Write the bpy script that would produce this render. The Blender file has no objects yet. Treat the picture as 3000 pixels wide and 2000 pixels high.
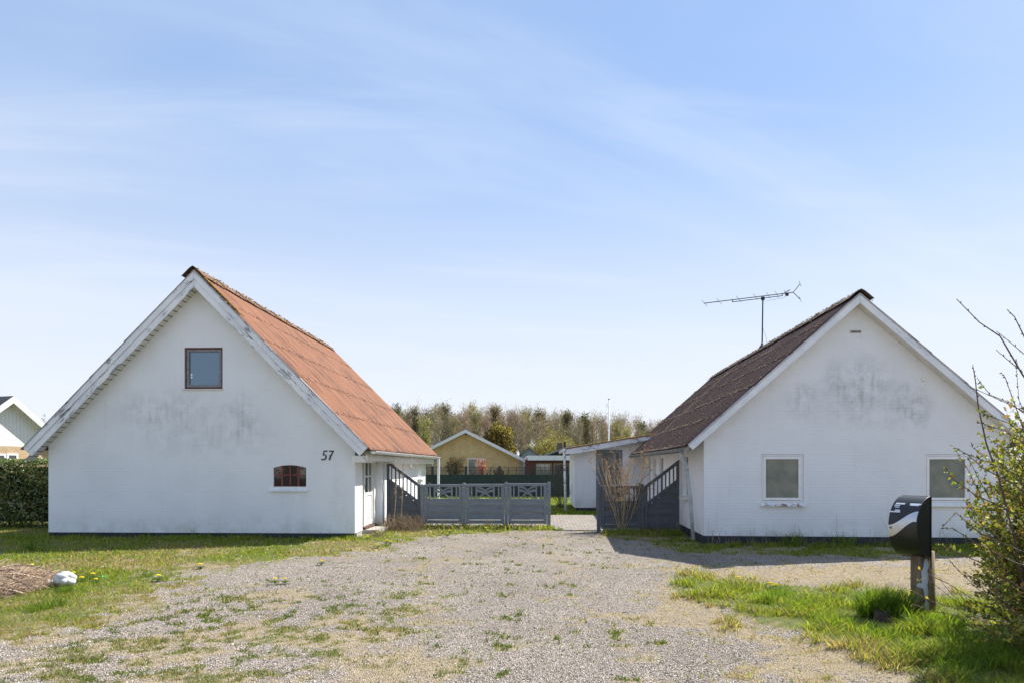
import bpy, bmesh, math, random
import numpy as np
from mathutils import Vector, Matrix
R = math.radians
random.seed(7); rng = np.random.default_rng(11)
sc = bpy.context.scene
col = sc.collection

# ------------------------------------------------------------------ camera
CAM_H = 1.7; FPX = 2000.0; HZ = 1360.0; YAW = math.atan(90/FPX)
cam = bpy.data.cameras.new('camera'); camo = bpy.data.objects.new('camera', cam); col.objects.link(camo)
cam.sensor_width = 36; cam.lens = 24; cam.shift_y = 0.12; cam.clip_start = 0.1; cam.clip_end = 9000
camo.location = (0, 0, CAM_H); camo.rotation_euler = (R(90), 0, YAW)
sc.camera = camo
# ------------------------------------------------------------------ sun, sky, exposure
SUN = Vector((0.706, 0.552, 1.0)).normalized()
SUN_EL = math.asin(SUN.z); SUN_AZ = math.atan2(SUN.x, SUN.y)
sl = bpy.data.lights.new('sun', 'SUN'); so = bpy.data.objects.new('sun', sl); col.objects.link(so)
sl.energy = 3.7; sl.angle = R(0.5); sl.color = (1, 0.95, 0.86)
so.rotation_euler = SUN.to_track_quat('Z', 'Y').to_euler(); so.location = (10, 10, 30)
w = bpy.data.worlds.new('World'); sc.world = w; w.use_nodes = True
def build_world():
    nt = w.node_tree; N = nt.nodes; L = nt.links; N.clear()
    out = N.new('ShaderNodeOutputWorld'); bg = N.new('ShaderNodeBackground'); bg.inputs[1].default_value = 0.081
    sky = N.new('ShaderNodeTexSky'); sky.sky_type = 'NISHITA'; sky.sun_disc = False
    sky.sun_elevation = SUN_EL; sky.sun_rotation = SUN_AZ; sky.air_density = 1.0; sky.dust_density = 0.3; sky.ozone_density = 2.0
    tc = N.new('ShaderNodeTexCoord'); sep = N.new('ShaderNodeSeparateXYZ'); L.new(tc.outputs['Generated'], sep.inputs[0])
    zc = N.new('ShaderNodeMath'); zc.operation = 'MAXIMUM'; zc.inputs[1].default_value = 0.03; L.new(sep.outputs['Z'], zc.inputs[0])
    za = N.new('ShaderNodeMath'); za.operation = 'ADD'; za.inputs[1].default_value = 0.12; L.new(zc.outputs[0], za.inputs[0])
    dx = N.new('ShaderNodeMath'); dx.operation = 'DIVIDE'; L.new(sep.outputs['X'], dx.inputs[0]); L.new(za.outputs[0], dx.inputs[1])
    dy = N.new('ShaderNodeMath'); dy.operation = 'DIVIDE'; L.new(sep.outputs['Y'], dy.inputs[0]); L.new(za.outputs[0], dy.inputs[1])
    cb = N.new('ShaderNodeCombineXYZ'); L.new(dx.outputs[0], cb.inputs[0]); L.new(dy.outputs[0], cb.inputs[1])
    def cloud(rot, scale, loc, nscale, detail, lo, hi, amt, dist=1.0):
        mp = N.new('ShaderNodeMapping'); mp.vector_type = 'TEXTURE'; mp.inputs['Rotation'].default_value = (0, 0, R(rot)); mp.inputs['Scale'].default_value = tuple(1/k for k in scale); mp.inputs['Location'].default_value = loc
        L.new(cb.outputs[0], mp.inputs[0])
        nz = N.new('ShaderNodeTexNoise'); nz.inputs['Scale'].default_value = nscale; nz.inputs['Detail'].default_value = detail; nz.inputs['Roughness'].default_value = 0.55; nz.inputs['Distortion'].default_value = dist
        L.new(mp.outputs[0], nz.inputs['Vector'])
        mr = N.new('ShaderNodeMapRange'); mr.interpolation_type = 'SMOOTHSTEP'
        mr.inputs[1].default_value = lo; mr.inputs[2].default_value = hi; mr.inputs[4].default_value = amt
        L.new(nz.outputs[0], mr.inputs[0]); return mr.outputs[0]
    c1 = cloud(32, (0.40, 1.3, 1), (-3.1, 2.45, 0), 0.8, 8, 0.40, 0.76, 0.44, 0.6)
    c2 = cloud(12, (0.5, 1.6, 1), (3.3, -4.1, 0), 1.5, 9, 0.45, 0.80, 0.32, 0.8)
    ad = N.new('ShaderNodeMath'); ad.operation = 'ADD'; ad.use_clamp = True; L.new(c1, ad.inputs[0]); L.new(c2, ad.inputs[1])
    hs = N.new('ShaderNodeHueSaturation'); hs.inputs['Saturation'].default_value = 1.0; hs.inputs['Value'].default_value = 1.0
    tn = N.new('ShaderNodeMix'); tn.data_type = 'RGBA'; tn.blend_type = 'MULTIPLY'; tn.inputs[0].default_value = 1; L.new(sky.outputs[0], tn.inputs[6]); tn.inputs[7].default_value = (1.01, 0.965, 1.0, 1); ev = N.new('ShaderNodeMix'); ev.data_type = 'RGBA'; ev.inputs[0].default_value = 0.68; L.new(tn.outputs[2], ev.inputs[6]); ev.inputs[7].default_value = (1.66, 2.62, 4.35, 1); L.new(ev.outputs[2], hs.inputs['Color'])
    mx = N.new('ShaderNodeMix'); mx.data_type = 'RGBA'; L.new(ad.outputs[0], mx.inputs[0]); L.new(hs.outputs[0], mx.inputs[6]); mx.inputs[7].default_value = (4.1, 4.5, 5.2, 1)
    hz = N.new('ShaderNodeMapRange'); hz.interpolation_type = 'SMOOTHSTEP'; hz.inputs[1].default_value = 0.50; hz.inputs[2].default_value = 0.02; hz.inputs[3].default_value = 0.03; hz.inputs[4].default_value = 0.95; L.new(sep.outputs['Z'], hz.inputs[0])
    m2 = N.new('ShaderNodeMix'); m2.data_type = 'RGBA'; L.new(hz.outputs[0], m2.inputs[0]); L.new(mx.outputs[2], m2.inputs[6]); m2.inputs[7].default_value = (4.4, 4.62, 5.0, 1)
    L.new(m2.outputs[2], bg.inputs[0]); L.new(bg.outputs[0], out.inputs[0])
build_world()
sc.view_settings.view_transform = 'Standard'; sc.view_settings.look = 'None'; sc.view_settings.gamma = 1; sc.view_settings.use_curve_mapping = False
sc.view_settings.exposure = 1.34
sc.cycles.max_bounces = 8; sc.cycles.transparent_max_bounces = 8; sc.cycles.use_denoising = True

# ------------------------------------------------------------------ pixel -> place helpers
fwd = Vector((-math.sin(YAW), math.cos(YAW), 0)); rgt = Vector((math.cos(YAW), math.sin(YAW), 0))
def ray(px, py): return fwd + rgt*((px-1500)/FPX) + Vector((0, 0, (HZ-py)/FPX))
def G(px, py, z=0.0):
    d = ray(px, py); t = (z-CAM_H)/d.z; p = Vector((0, 0, CAM_H)) + d*t; return p
def D(px, py, depth):
    return Vector((0, 0, CAM_H)) + ray(px, py)*depth
class Fr:
    def __init__(s, o, yaw): s.o = Vector((o[0], o[1], 0)); s.yaw = yaw; s.M = Matrix.Rotation(-yaw, 3, 'Z')
    def loc(s, p): return s.M @ (Vector(p)-s.o)
    def _c(s, px, py, i, v):
        o = s.loc((0, 0, CAM_H)); d = s.M @ ray(px, py); t = (v-o[i])/d[i]; return o + d*t
    def P(s, px, py, y=0.0): p = s._c(px, py, 1, y); return p.x, p.z
    def X(s, px, py, x=0.0): p = s._c(px, py, 0, x); return p.y, p.z

# ------------------------------------------------------------------ object helpers
def tag(o, label=None, cat=None, group=None, kind=None):
    if label: o['label'] = label
    if cat: o['category'] = cat
    if group: o['group'] = group
    if kind: o['kind'] = kind
    return o
def thing(name, label, cat, loc=(0, 0, 0), yaw=0.0, group=None):
    o = bpy.data.objects.new(name, None); col.objects.link(o); o.empty_display_size = 0.2
    o.location = loc; o.rotation_euler = (0, 0, yaw); return tag(o, label, cat, group)
class MB:
    def __init__(s): s.v = []; s.f = []; s.m = []
    def add(s, vs, fs, mi=0):
        b = len(s.v); s.v += [tuple(p) for p in vs]
        for f in fs: s.f.append([i+b for i in f]); s.m.append(mi)
        return s
    def box(s, x0, x1, y0, y1, z0, z1, mi=0):
        vs = [(x, y, z) for z in (z0, z1) for y in (y0, y1) for x in (x0, x1)]
        return s.add(vs, [(0, 2, 3, 1), (4, 5, 7, 6), (0, 1, 5, 4), (2, 6, 7, 3), (0, 4, 6, 2), (1, 3, 7, 5)], mi)
    def prism(s, poly, ax, a0, a1, mi=0):   # poly in the two other axes; ax = 0,1,2 the extrusion axis
        def mk(p, a):
            q = list(p); q.insert(ax, a); return tuple(q)
        n = len(poly); vs = [mk(p, a0) for p in poly] + [mk(p, a1) for p in poly]
        fs = [list(range(n))[::-1], list(range(n, 2*n))] + [(i, (i+1) % n, n+(i+1) % n, n+i) for i in range(n)]
        return s.add(vs, fs, mi)
    def tube(s, pts, rad, n=6, mi=0, cap=True):
        pts = [Vector(p) for p in pts]; k = len(pts)
        if not hasattr(rad, '__len__'): rad = [rad]*k
        vs = []; fs = []
        for i, p in enumerate(pts):
            t = (pts[min(i+1, k-1)]-pts[max(i-1, 0)])
            if t.length < 1e-9: t = Vector((0, 0, 1))
            t.normalize(); a = Vector((0, 0, 1)) if abs(t.z) < 0.9 else Vector((1, 0, 0))
            u = t.cross(a).normalized(); v = t.cross(u)
            for j in range(n):
                an = 2*math.pi*j/n; vs.append(p + (u*math.cos(an)+v*math.sin(an))*rad[i])
        for i in range(k-1):
            for j in range(n):
                fs.append((i*n+j, i*n+(j+1) % n, (i+1)*n+(j+1) % n, (i+1)*n+j))
        if cap: fs += [list(range(n))[::-1], list(range((k-1)*n, k*n))]
        return s.add(vs, fs, mi)
    def grid(s, fn, nu, nv, mi=0):
        vs = [fn(i/nu, j/nv) for j in range(nv+1) for i in range(nu+1)]
        return s.add(vs, [(j*(nu+1)+i, j*(nu+1)+i+1, (j+1)*(nu+1)+i+1, (j+1)*(nu+1)+i) for j in range(nv) for i in range(nu)], mi)
    def build(s, name, mats, parent=None, smooth=False, bevel=0):
        me = bpy.data.meshes.new(name); me.from_pydata(s.v, [], s.f)
        for m in (mats if isinstance(mats, (list, tuple)) else [mats]): me.materials.append(m)
        me.polygons.foreach_set('material_index', s.m)
        if smooth: me.polygons.foreach_set('use_smooth', [True]*len(s.f))
        bm = bmesh.new(); bm.from_mesh(me); bmesh.ops.recalc_face_normals(bm, faces=bm.faces); bm.to_mesh(me); bm.free()
        me.update(); o = bpy.data.objects.new(name, me); col.objects.link(o)
        if parent: o.parent = parent
        if bevel:
            b = o.modifiers.new('bevel', 'BEVEL'); b.width = bevel; b.segments = 2; b.limit_method = 'ANGLE'; b.angle_limit = R(40)
        return o
def np_mesh(name, V, F, mat, parent=None, C=None, attrs=None, smooth=False):
    me = bpy.data.meshes.new(name); V = np.asarray(V, np.float32); F = np.asarray(F, np.int32); k = F.shape[1]
    me.vertices.add(len(V)); me.vertices.foreach_set('co', V.ravel())
    me.loops.add(F.size); me.loops.foreach_set('vertex_index', F.ravel())
    me.polygons.add(len(F)); me.polygons.foreach_set('loop_start', np.arange(0, F.size, k, dtype=np.int32)); me.polygons.foreach_set('loop_total', np.full(len(F), k, np.int32))
    if smooth: me.polygons.foreach_set('use_smooth', np.ones(len(F), bool))
    me.update(calc_edges=True); me.validate()
    if C is not None:
        a = me.color_attributes.new('Col', 'FLOAT_COLOR', 'POINT'); c = np.ones((len(V), 4), np.float32); c[:, :3] = C; a.data.foreach_set('color', c.ravel())
    if attrs:
        for kx, vv in attrs.items():
            a = me.attributes.new(kx, 'FLOAT', 'POINT'); a.data.foreach_set('value', np.asarray(vv, np.float32))
    me.materials.append(mat); o = bpy.data.objects.new(name, me); col.objects.link(o)
    if parent: o.parent = parent
    return o
def dup(root, loc, yaw=0.0, scale=1.0, label=None):
    r = root.copy(); col.objects.link(r); r.location = loc; r.rotation_euler = (0, 0, yaw); r.scale = (scale,)*3 if not hasattr(scale, '__len__') else scale
    if label: r['label'] = label
    for ch in list(root.children):
        c = ch.copy(); col.objects.link(c); c.parent = r
        for g in ch.children:
            d = g.copy(); col.objects.link(d); d.parent = c
    return r

# ------------------------------------------------------------------ materials
class NT:
    def __init__(s, name):
        s.mat = bpy.data.materials.new(name); s.mat.use_nodes = True; s.t = s.mat.node_tree; s.N = s.t.nodes; s.L = s.t.links
        s.b = s.N['Principled BSDF']; s.out = s.N['Material Output']; s.tc = s.N.new('ShaderNodeTexCoord'); s.src = s.tc.outputs['Object']
    def i(s, sock, v):
        if hasattr(v, 'is_linked') or hasattr(v, 'links'): s.L.new(v, sock)
        elif hasattr(v, '__len__') and len(v) == 3 and sock.type == 'RGBA': sock.default_value = (*v, 1)
        else: sock.default_value = v
    def mp(s, scale=(1, 1, 1), loc=(0, 0, 0), rot=(0, 0, 0), src=None):
        m = s.N.new('ShaderNodeMapping'); m.inputs['Scale'].default_value = scale; m.inputs['Location'].default_value = loc; m.inputs['Rotation'].default_value = rot
        s.L.new(src or s.src, m.inputs[0]); return m.outputs[0]
    def noise(s, scale, detail=4, rough=0.55, vec=None, dist=0):
        n = s.N.new('ShaderNodeTexNoise'); n.inputs['Scale'].default_value = scale; n.inputs['Detail'].default_value = detail; n.inputs['Roughness'].default_value = rough; n.inputs['Distortion'].default_value = dist
        s.L.new(vec or s.src, n.inputs['Vector']); return n.outputs['Fac']
    def vor(s, scale, vec=None, feat='F1', out='Distance'):
        n = s.N.new('ShaderNodeTexVoronoi'); n.feature = feat; n.inputs['Scale'].default_value = scale; s.L.new(vec or s.src, n.inputs['Vector']); return n.outputs[out]
    def mr(s, v, a, b, c=0.0, d=1.0, smooth=True):
        n = s.N.new('ShaderNodeMapRange'); n.interpolation_type = 'SMOOTHSTEP' if smooth else 'LINEAR'
        s.i(n.inputs[0], v); n.inputs[1].default_value = a; n.inputs[2].default_value = b; n.inputs[3].default_value = c; n.inputs[4].default_value = d; return n.outputs[0]
    def ma(s, op, a, b=0.0, clamp=False):
        n = s.N.new('ShaderNodeMath'); n.operation = op; n.use_clamp = clamp; s.i(n.inputs[0], a); s.i(n.inputs[1], b); return n.outputs[0]
    def mix(s, f, a, b, mode='MIX'):
        n = s.N.new('ShaderNodeMix'); n.data_type = 'RGBA'; n.blend_type = mode; s.i(n.inputs[0], f); s.i(n.inputs[6], a); s.i(n.inputs[7], b); return n.outputs[2]
    def sep(s, v=None):
        n = s.N.new('ShaderNodeSeparateXYZ'); s.L.new(v or s.src, n.inputs[0]); return n.outputs
    def comb(s, x, y, z=0.0):
        n = s.N.new('ShaderNodeCombineXYZ'); s.i(n.inputs[0], x); s.i(n.inputs[1], y); s.i(n.inputs[2], z); return n.outputs[0]
    def attr(s, name, out='Fac'):
        n = s.N.new('ShaderNodeAttribute'); n.attribute_name = name; return n.outputs[out]
    def bump(s, h, strength=0.5, dist=0.01):
        n = s.N.new('ShaderNodeBump'); n.inputs['Strength'].default_value = strength; n.inputs['Distance'].default_value = dist; s.i(n.inputs['Height'], h); s.L.new(n.outputs[0], s.b.inputs['Normal']); return n
    def fin(s, c=None, rough=None, metal=None, spec=None):
        if c is not None: s.i(s.b.inputs['Base Color'], c)
        if rough is not None: s.i(s.b.inputs['Roughness'], rough)
        if metal is not None: s.i(s.b.inputs['Metallic'], metal)
        if spec is not None: s.b.inputs['Specular IOR Level'].default_value = spec
        return s.mat
def plain(name, c, rough=0.6, metal=0.0, var=0.25, scale=6.0, bump=0.0):
    n = NT(name); f = n.mr(n.noise(scale, 5), 0.3, 0.7, 1-var, 1+var, False)
    cc = n.mix(1.0, c, n.comb(f, f, f), 'MULTIPLY')
    if bump: n.bump(n.noise(scale*6, 4), bump, 0.01)
    return n.fin(cc, rough, metal)
def leafmat(name, c=None, trans=0.45, rough=0.5, var=0.35, attr=False, rnd=False):
    n = NT(name)
    if attr:
        cc = n.attr('Col', 'Color')
        if rnd: oi = n.N.new('ShaderNodeObjectInfo'); f = n.mr(oi.outputs['Random'], 0, 1, 0.60, 1.30, False); g2 = n.mr(n.ma('FRACT', n.ma('MULTIPLY', oi.outputs['Random'], 7.3)), 0, 1, 0.85, 1.12, False); cc = n.mix(1.0, cc, n.comb(f, n.ma('MULTIPLY', f, g2), f), 'MULTIPLY')
    else:
        f = n.mr(n.noise(3.0, 3), 0.3, 0.7, 1-var, 1+var, False); cc = n.mix(1.0, c, n.comb(f, f, f), 'MULTIPLY')
    n.i(n.b.inputs['Base Color'], cc); n.b.inputs['Roughness'].default_value = rough; n.b.inputs['Specular IOR Level'].default_value = 0.35
    tr = n.N.new('ShaderNodeBsdfTranslucent'); n.i(tr.inputs[0], n.mix(1.0, cc, (1.25, 1.2, 0.7), 'MULTIPLY'))
    ms = n.N.new('ShaderNodeMixShader'); ms.inputs[0].default_value = trans; n.L.new(n.b.outputs[0], ms.inputs[1]); n.L.new(tr.outputs[0], ms.inputs[2]); n.L.new(ms.outputs[0], n.out.inputs[0])
    return n.mat
def white_wall(name, stains, base=(0.79, 0.815, 0.84), amt=0.5, brick=0.5):
    """painted masonry; stains = [(x, z, rx, rz, strength)] algae patches in house coordinates"""
    n = NT(name); x, y, z = n.sep()
    u = n.ma('ADD', x, y); v2 = n.comb(u, z)
    big = n.noise(0.9, 5, 0.6); c = n.mix(n.mr(big, 0.35, 0.75), base, [k*0.93 for k in base])
    streak = n.noise(1.0, 7, 0.68, n.mp((10, 10, 1.3)))
    blot = n.noise(3.2, 7, 0.72)
    tot = None
    for (sx, sz, rx, rz, k) in stains:
        a = n.ma('DIVIDE', n.ma('SUBTRACT', u, sx), rx); b = n.ma('DIVIDE', n.ma('SUBTRACT', z, sz), rz)
        d = n.ma('SQRT', n.ma('ADD', n.ma('MULTIPLY', a, a), n.ma('MULTIPLY', b, b)))
        d = n.ma('ADD', d, n.ma('MULTIPLY', n.ma('SUBTRACT', streak, 0.5), 1.1))
        m = n.ma('MULTIPLY', n.mr(d, 1.05, 0.35, 0, 1), k)
        tot = m if tot is None else n.ma('MAXIMUM', tot, m)
    if tot is None: tot = 0.0
    tex = n.ma('ADD', n.ma('MULTIPLY', n.mr(blot, 0.36, 0.62), 0.34), n.ma('MULTIPLY', n.ma('MULTIPLY', n.mr(streak, 0.44, 0.72), n.mr(blot, 0.3, 0.65, 0.2, 1)), 0.75), True)
    # joints hold more of the growth
    bt = n.N.new('ShaderNodeTexBrick'); bt.inputs['Scale'].default_value = 1.0; bt.inputs['Brick Width'].default_value = 0.24; bt.inputs['Row Height'].default_value = 0.067; bt.inputs['Mortar Size'].default_value = 0.008; bt.inputs['Mortar Smooth'].default_value = 0.6
    n.L.new(v2, bt.inputs['Vector']); bf = bt.outputs['Fac']
    tex2 = n.ma('ADD', tex, n.ma('MULTIPLY', bf, n.mr(blot, 0.4, 0.7, 0.0, 0.35)), True)
    c = n.mix(n.ma('MULTIPLY', n.ma('MULTIPLY', tot, tex2), amt, True), c, (0.16, 0.18, 0.16))
    # splash dirt over the plinth and rain streaks
    low = n.ma('MULTIPLY', n.mr(z, 0.75, 0.1), n.mr(n.noise(2.3, 6, 0.7), 0.38, 0.68, 0, 0.42))
    c = n.mix(low, c, (0.42, 0.42, 0.36))
    c = n.mix(n.mr(n.noise(1.0, 6, 0.65, n.mp((6, 6, 0.5))), 0.56, 0.78, 0, 0.14), c, (0.32, 0.34, 0.33))
    spk = n.mr(n.noise(38, 3, 0.6), 0.68, 0.76, 0, 0.3); c = n.mix(spk, c, (0.36, 0.37, 0.36))
    h = n.ma('ADD', n.ma('MULTIPLY', n.ma('SUBTRACT', 1.0, bf), brick), n.ma('ADD', n.ma('MULTIPLY', n.noise(45, 5, 0.65), 0.5), n.ma('MULTIPLY', n.noise(6, 4, 0.6), 1.6))); n.bump(h, 0.5, 0.008)
    return n.fin(c, 0.85, 0, 0.2)
def peeling(name, axis_scale, wood=(0.22, 0.22, 0.22), amount=0.55, xc=None):
    n = NT(name); b = n.noise(1.3, 3)
    if xc is None: a = n.noise(1.0, 7, 0.72, n.mp(axis_scale))
    else:
        x, y, z = n.sep(); ax_ = n.ma('ABSOLUTE', n.ma('SUBTRACT', x, xc)); al = n.ma('SUBTRACT', ax_, z); ac = n.ma('ADD', ax_, z); sg = n.ma('MULTIPLY', n.ma('SIGN', n.ma('SUBTRACT', x, xc)), 5.0)
        a = n.noise(1.0, 8, 0.72, n.comb(n.ma('MULTIPLY', al, 2.2), n.ma('MULTIPLY', ac, 13.0), sg)); crack = n.noise(1.0, 4, 0.6, n.comb(n.ma('MULTIPLY', al, 0.8), n.ma('MULTIPLY', ac, 40.0), sg)); a = n.ma('ADD', a, n.ma('MULTIPLY', n.mr(crack, 0.58, 0.68), 0.06))
    k = n.mr(n.ma('ADD', a, n.ma('MULTIPLY', n.ma('SUBTRACT', b, 0.5), 0.5)), amount, amount+0.06)
    c = n.mix(n.mr(n.noise(2.2, 5), 0.3, 0.7), (0.82, 0.84, 0.86), (0.68, 0.71, 0.75)); c = n.mix(k, c, wood)
    n.bump(n.ma('SUBTRACT', 1.0, k), 0.3, 0.004); return n.fin(c, 0.75)
M = {}
M['trim'] = peeling('peeling_white_boards', (1.4, 5, 9), amount=0.60)
M['trim_bad'] = peeling('badly_peeling_boards', (2, 5, 9), wood=(0.28, 0.24, 0.22), amount=0.53)
M['soffit'] = plain('soffit_paint', (0.66, 0.65, 0.60), 0.7, var=0.1)
M['cream'] = plain('cream_paint', (0.72, 0.70, 0.63), 0.55, var=0.08)
M['white'] = plain('white_paint', (0.80, 0.80, 0.80), 0.45, var=0.05)
M['black_tar'] = plain('tarred_plinth', (0.022, 0.026, 0.034), 0.7, var=0.5, scale=5, bump=0.3)
M['dark_slot'] = plain('dark_gap', (0.03, 0.03, 0.03), 0.9)
M['zinc'] = plain('zinc_gutter', (0.62, 0.64, 0.66), 0.42, 0.35, var=0.2, scale=9)
M['old_zinc'] = plain('old_gutter', (0.20, 0.21, 0.22), 0.6, 0.2, var=0.4, scale=12)
M['pipe'] = plain('pale_downpipe', (0.34, 0.37, 0.39), 0.55, 0.1, var=0.25, scale=5)
M['grey_frame'] = plain('grey_blue_frame', (0.17, 0.215, 0.26), 0.5, var=0.12)
M['redframe'] = plain('weathered_red_frame', (0.10, 0.028, 0.028), 0.7, var=0.5, scale=14)
M['greyframe'] = plain('bare_grey_wood', (0.20, 0.20, 0.21), 0.75, var=0.3, scale=18)
M['iron_red'] = plain('rusty_red_iron', (0.19, 0.052, 0.04), 0.75, var=0.4, scale=25)
M['rust'] = plain('rusty_edge', (0.21, 0.12, 0.06), 0.9, var=0.5, scale=25)
M['black'] = plain('black_metal', (0.018, 0.019, 0.021), 0.42, 0.0, var=0.25, scale=30)
M['ant'] = plain('aerial_metal', (0.03, 0.032, 0.036), 0.5, 0.4)
M['brick_sill'] = plain('red_door_sill', (0.10, 0.05, 0.04), 0.8, var=0.3)
M['concrete'] = plain('concrete', (0.36, 0.34, 0.31), 0.9, var=0.25, bump=0.2)
M['digit'] = plain('dark_number_paint', (0.045, 0.05, 0.06), 0.6, var=0.3, scale=30)
def glass(name, dark, g=0.35, rough=0.03, tint=(0.86, 0.95, 1)):
    n = NT(name); n.fin(dark, 0.6); gl = n.N.new('ShaderNodeBsdfGlossy'); gl.inputs['Roughness'].default_value = rough; gl.inputs[0].default_value = (*tint, 1)
    fr = n.N.new('ShaderNodeFresnel'); fr.inputs[0].default_value = 1.5
    ms = n.N.new('ShaderNodeMixShader'); n.L.new(n.ma('ADD', fr.outputs[0], g, True), ms.inputs[0]); n.L.new(n.b.outputs[0], ms.inputs[1]); n.L.new(gl.outputs[0], ms.inputs[2]); n.L.new(ms.outputs[0], n.out.inputs[0])
    return n.mat
M['glass_sky'] = glass('window_glass', (0.015, 0.03, 0.042), 0.19, 0.02, (0.46, 0.66, 0.86))
M['glass_dark'] = glass('dark_glass', (0.02, 0.02, 0.02), 0.05, 0.08)
def frosted():
    n = NT('frosted_glass'); a = n.noise(1.0, 4, 0.6, n.mp((3, 3, 3))); x = n.mp((60, 60, 14), rot=(0, R(38), 0)); b = n.noise(1.0, 3, 0.6, x); x2 = n.mp((60, 60, 14), rot=(0, R(-33), 0)); b2 = n.noise(1.0, 3, 0.6, x2)
    c = n.mix(n.mr(a, 0.3, 0.7), (0.135, 0.16, 0.13), (0.235, 0.235, 0.19)); c = n.mix(n.mr(n.ma('MAXIMUM', b, b2), 0.55, 0.8, 0, 0.6), c, (0.33, 0.34, 0.28))  # grey-green reflection of vegetation put into the pane's base colour
    n.bump(n.ma('MAXIMUM', b, b2), 0.4, 0.004); return n.fin(c, 0.28)
M['frosted'] = frosted()
def roofmat(name, base, dark, lich, patch=0.5, lichen_at=0.62, off=-0.24):
    n = NT(name); f = n.noise(1.2, 6, 0.6); c = n.mix(n.mr(f, 0.3, 0.7), base, [k*0.78 for k in base])
    s = n.noise(1.0, 7, 0.7, n.mp((1.0, 3.4, 1.0))); p = n.noise(0.45, 4, 0.6)
    c = n.mix(n.ma('MULTIPLY', n.mr(s, 0.44, 0.62), n.mr(p, 0.44, 0.62, 0.22, patch)), c, dark)
    sp = n.noise(26, 4, 0.7); c = n.mix(n.mr(sp, 0.62, 0.70, 0, 0.75), c, dark)
    sp2 = n.noise(17, 4, 0.75); c = n.mix(n.mr(sp2, lichen_at, lichen_at+0.05, 0, 0.8), c, lich)
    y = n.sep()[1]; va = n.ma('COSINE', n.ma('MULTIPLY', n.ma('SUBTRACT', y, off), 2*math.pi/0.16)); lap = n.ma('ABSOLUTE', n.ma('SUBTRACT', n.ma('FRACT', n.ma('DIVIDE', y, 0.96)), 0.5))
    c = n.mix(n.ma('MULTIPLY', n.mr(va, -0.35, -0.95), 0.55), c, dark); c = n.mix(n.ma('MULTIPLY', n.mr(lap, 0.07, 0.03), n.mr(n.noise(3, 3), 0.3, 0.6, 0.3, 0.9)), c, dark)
    n.bump(n.noise(60, 4), 0.3, 0.004); return n.fin(c, 0.85, 0, 0.25)
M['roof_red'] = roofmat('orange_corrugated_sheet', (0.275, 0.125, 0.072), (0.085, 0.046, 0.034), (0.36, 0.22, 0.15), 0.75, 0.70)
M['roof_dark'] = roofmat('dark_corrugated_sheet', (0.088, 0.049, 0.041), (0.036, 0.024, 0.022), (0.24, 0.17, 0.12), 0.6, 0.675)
M['roof_red_shade'] = roofmat('shaded_corrugated_sheet', (0.075, 0.04, 0.034), (0.03, 0.025, 0.024), (0.12, 0.09, 0.07))  # left slope of the orange roof, its shade put into the colour
M['ridge_red'] = roofmat('mossy_red_ridge', (0.22, 0.12, 0.085), (0.06, 0.042, 0.035), (0.24, 0.15, 0.04), 0.8, 0.55)
M['ridge_dark'] = roofmat('mossy_dark_ridge', (0.17, 0.12, 0.09), (0.05, 0.04, 0.035), (0.34, 0.27, 0.16), 0.8, 0.52)
M['underside'] = plain('roof_underside', (0.07, 0.065, 0.06), 0.9)
M['fencewood'] = None
def fencemat(name, c1, c2):
    n = NT(name); g = n.noise(1.0, 6, 0.65, n.mp((3, 30, 30))); c = n.mix(n.mr(g, 0.3, 0.7), c1, c2)
    c = n.mix(n.mr(n.noise(5, 5, 0.7), 0.6, 0.75, 0, 0.35), c, (0.27, 0.28, 0.28)); n.bump(g, 0.35, 0.003); return n.fin(c, 0.72)
M['fencewood'] = fencemat('blue_grey_stain', (0.165, 0.19, 0.22), (0.24, 0.265, 0.29))
M['darkwood'] = fencemat('dark_grey_stain', (0.075, 0.088, 0.104), (0.11, 0.122, 0.136))
M['greenwood'] = fencemat('dark_green_stain', (0.016, 0.034, 0.028), (0.026, 0.046, 0.038))
def brickmat(name, c1, c2, mortar, w_=0.24, h_=0.07):
    n = NT(name); x, y, z = n.sep(); v = n.comb(n.ma('ADD', x, y), z)
    bt = n.N.new('ShaderNodeTexBrick'); bt.inputs['Scale'].default_value = 1.0; bt.inputs['Brick Width'].default_value = w_; bt.inputs['Row Height'].default_value = h_; bt.inputs['Mortar Size'].default_value = 0.010; bt.inputs['Bias'].default_value = 0.0
    bt.inputs['Color1'].default_value = (*c1, 1); bt.inputs['Color2'].default_value = (*c2, 1); bt.inputs['Mortar'].default_value = (*mortar, 1)
    n.L.new(v, bt.inputs['Vector']); f = n.mr(n.noise(2.0, 5), 0.3, 0.7, 0.85, 1.12, False)
    return n.fin(n.mix(1.0, bt.outputs['Color'], n.comb(f, f, f), 'MULTIPLY'), 0.85)
M['ybrick'] = brickmat('yellow_brick', (0.68, 0.46, 0.20), (0.58, 0.375, 0.16), (0.46, 0.38, 0.25))
M['ybrick2'] = brickmat('pale_yellow_brick', (0.52, 0.36, 0.20), (0.45, 0.30, 0.16), (0.42, 0.36, 0.28))
M['bark_far'] = plain('grey_far_bark', (0.27, 0.235, 0.20), 0.9, var=0.3)
M['bark'] = plain('bark', (0.10, 0.085, 0.065), 0.9, var=0.35, scale=9)
M['bark_red'] = plain('red_brown_twig', (0.10, 0.065, 0.05), 0.7, var=0.3, scale=9)
M['tan_twig'] = plain('tan_twig', (0.42, 0.33, 0.21), 0.75, var=0.3, scale=9)
M['straw'] = plain('straw', (0.36, 0.27, 0.17), 0.85, var=0.45, scale=11)
M['leafattr'] = leafmat('leaf_mixed', trans=0.45, attr=True)
M['leaf_far'] = leafmat('far_tree_twigs', trans=0.35, attr=True, rnd=True)
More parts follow.
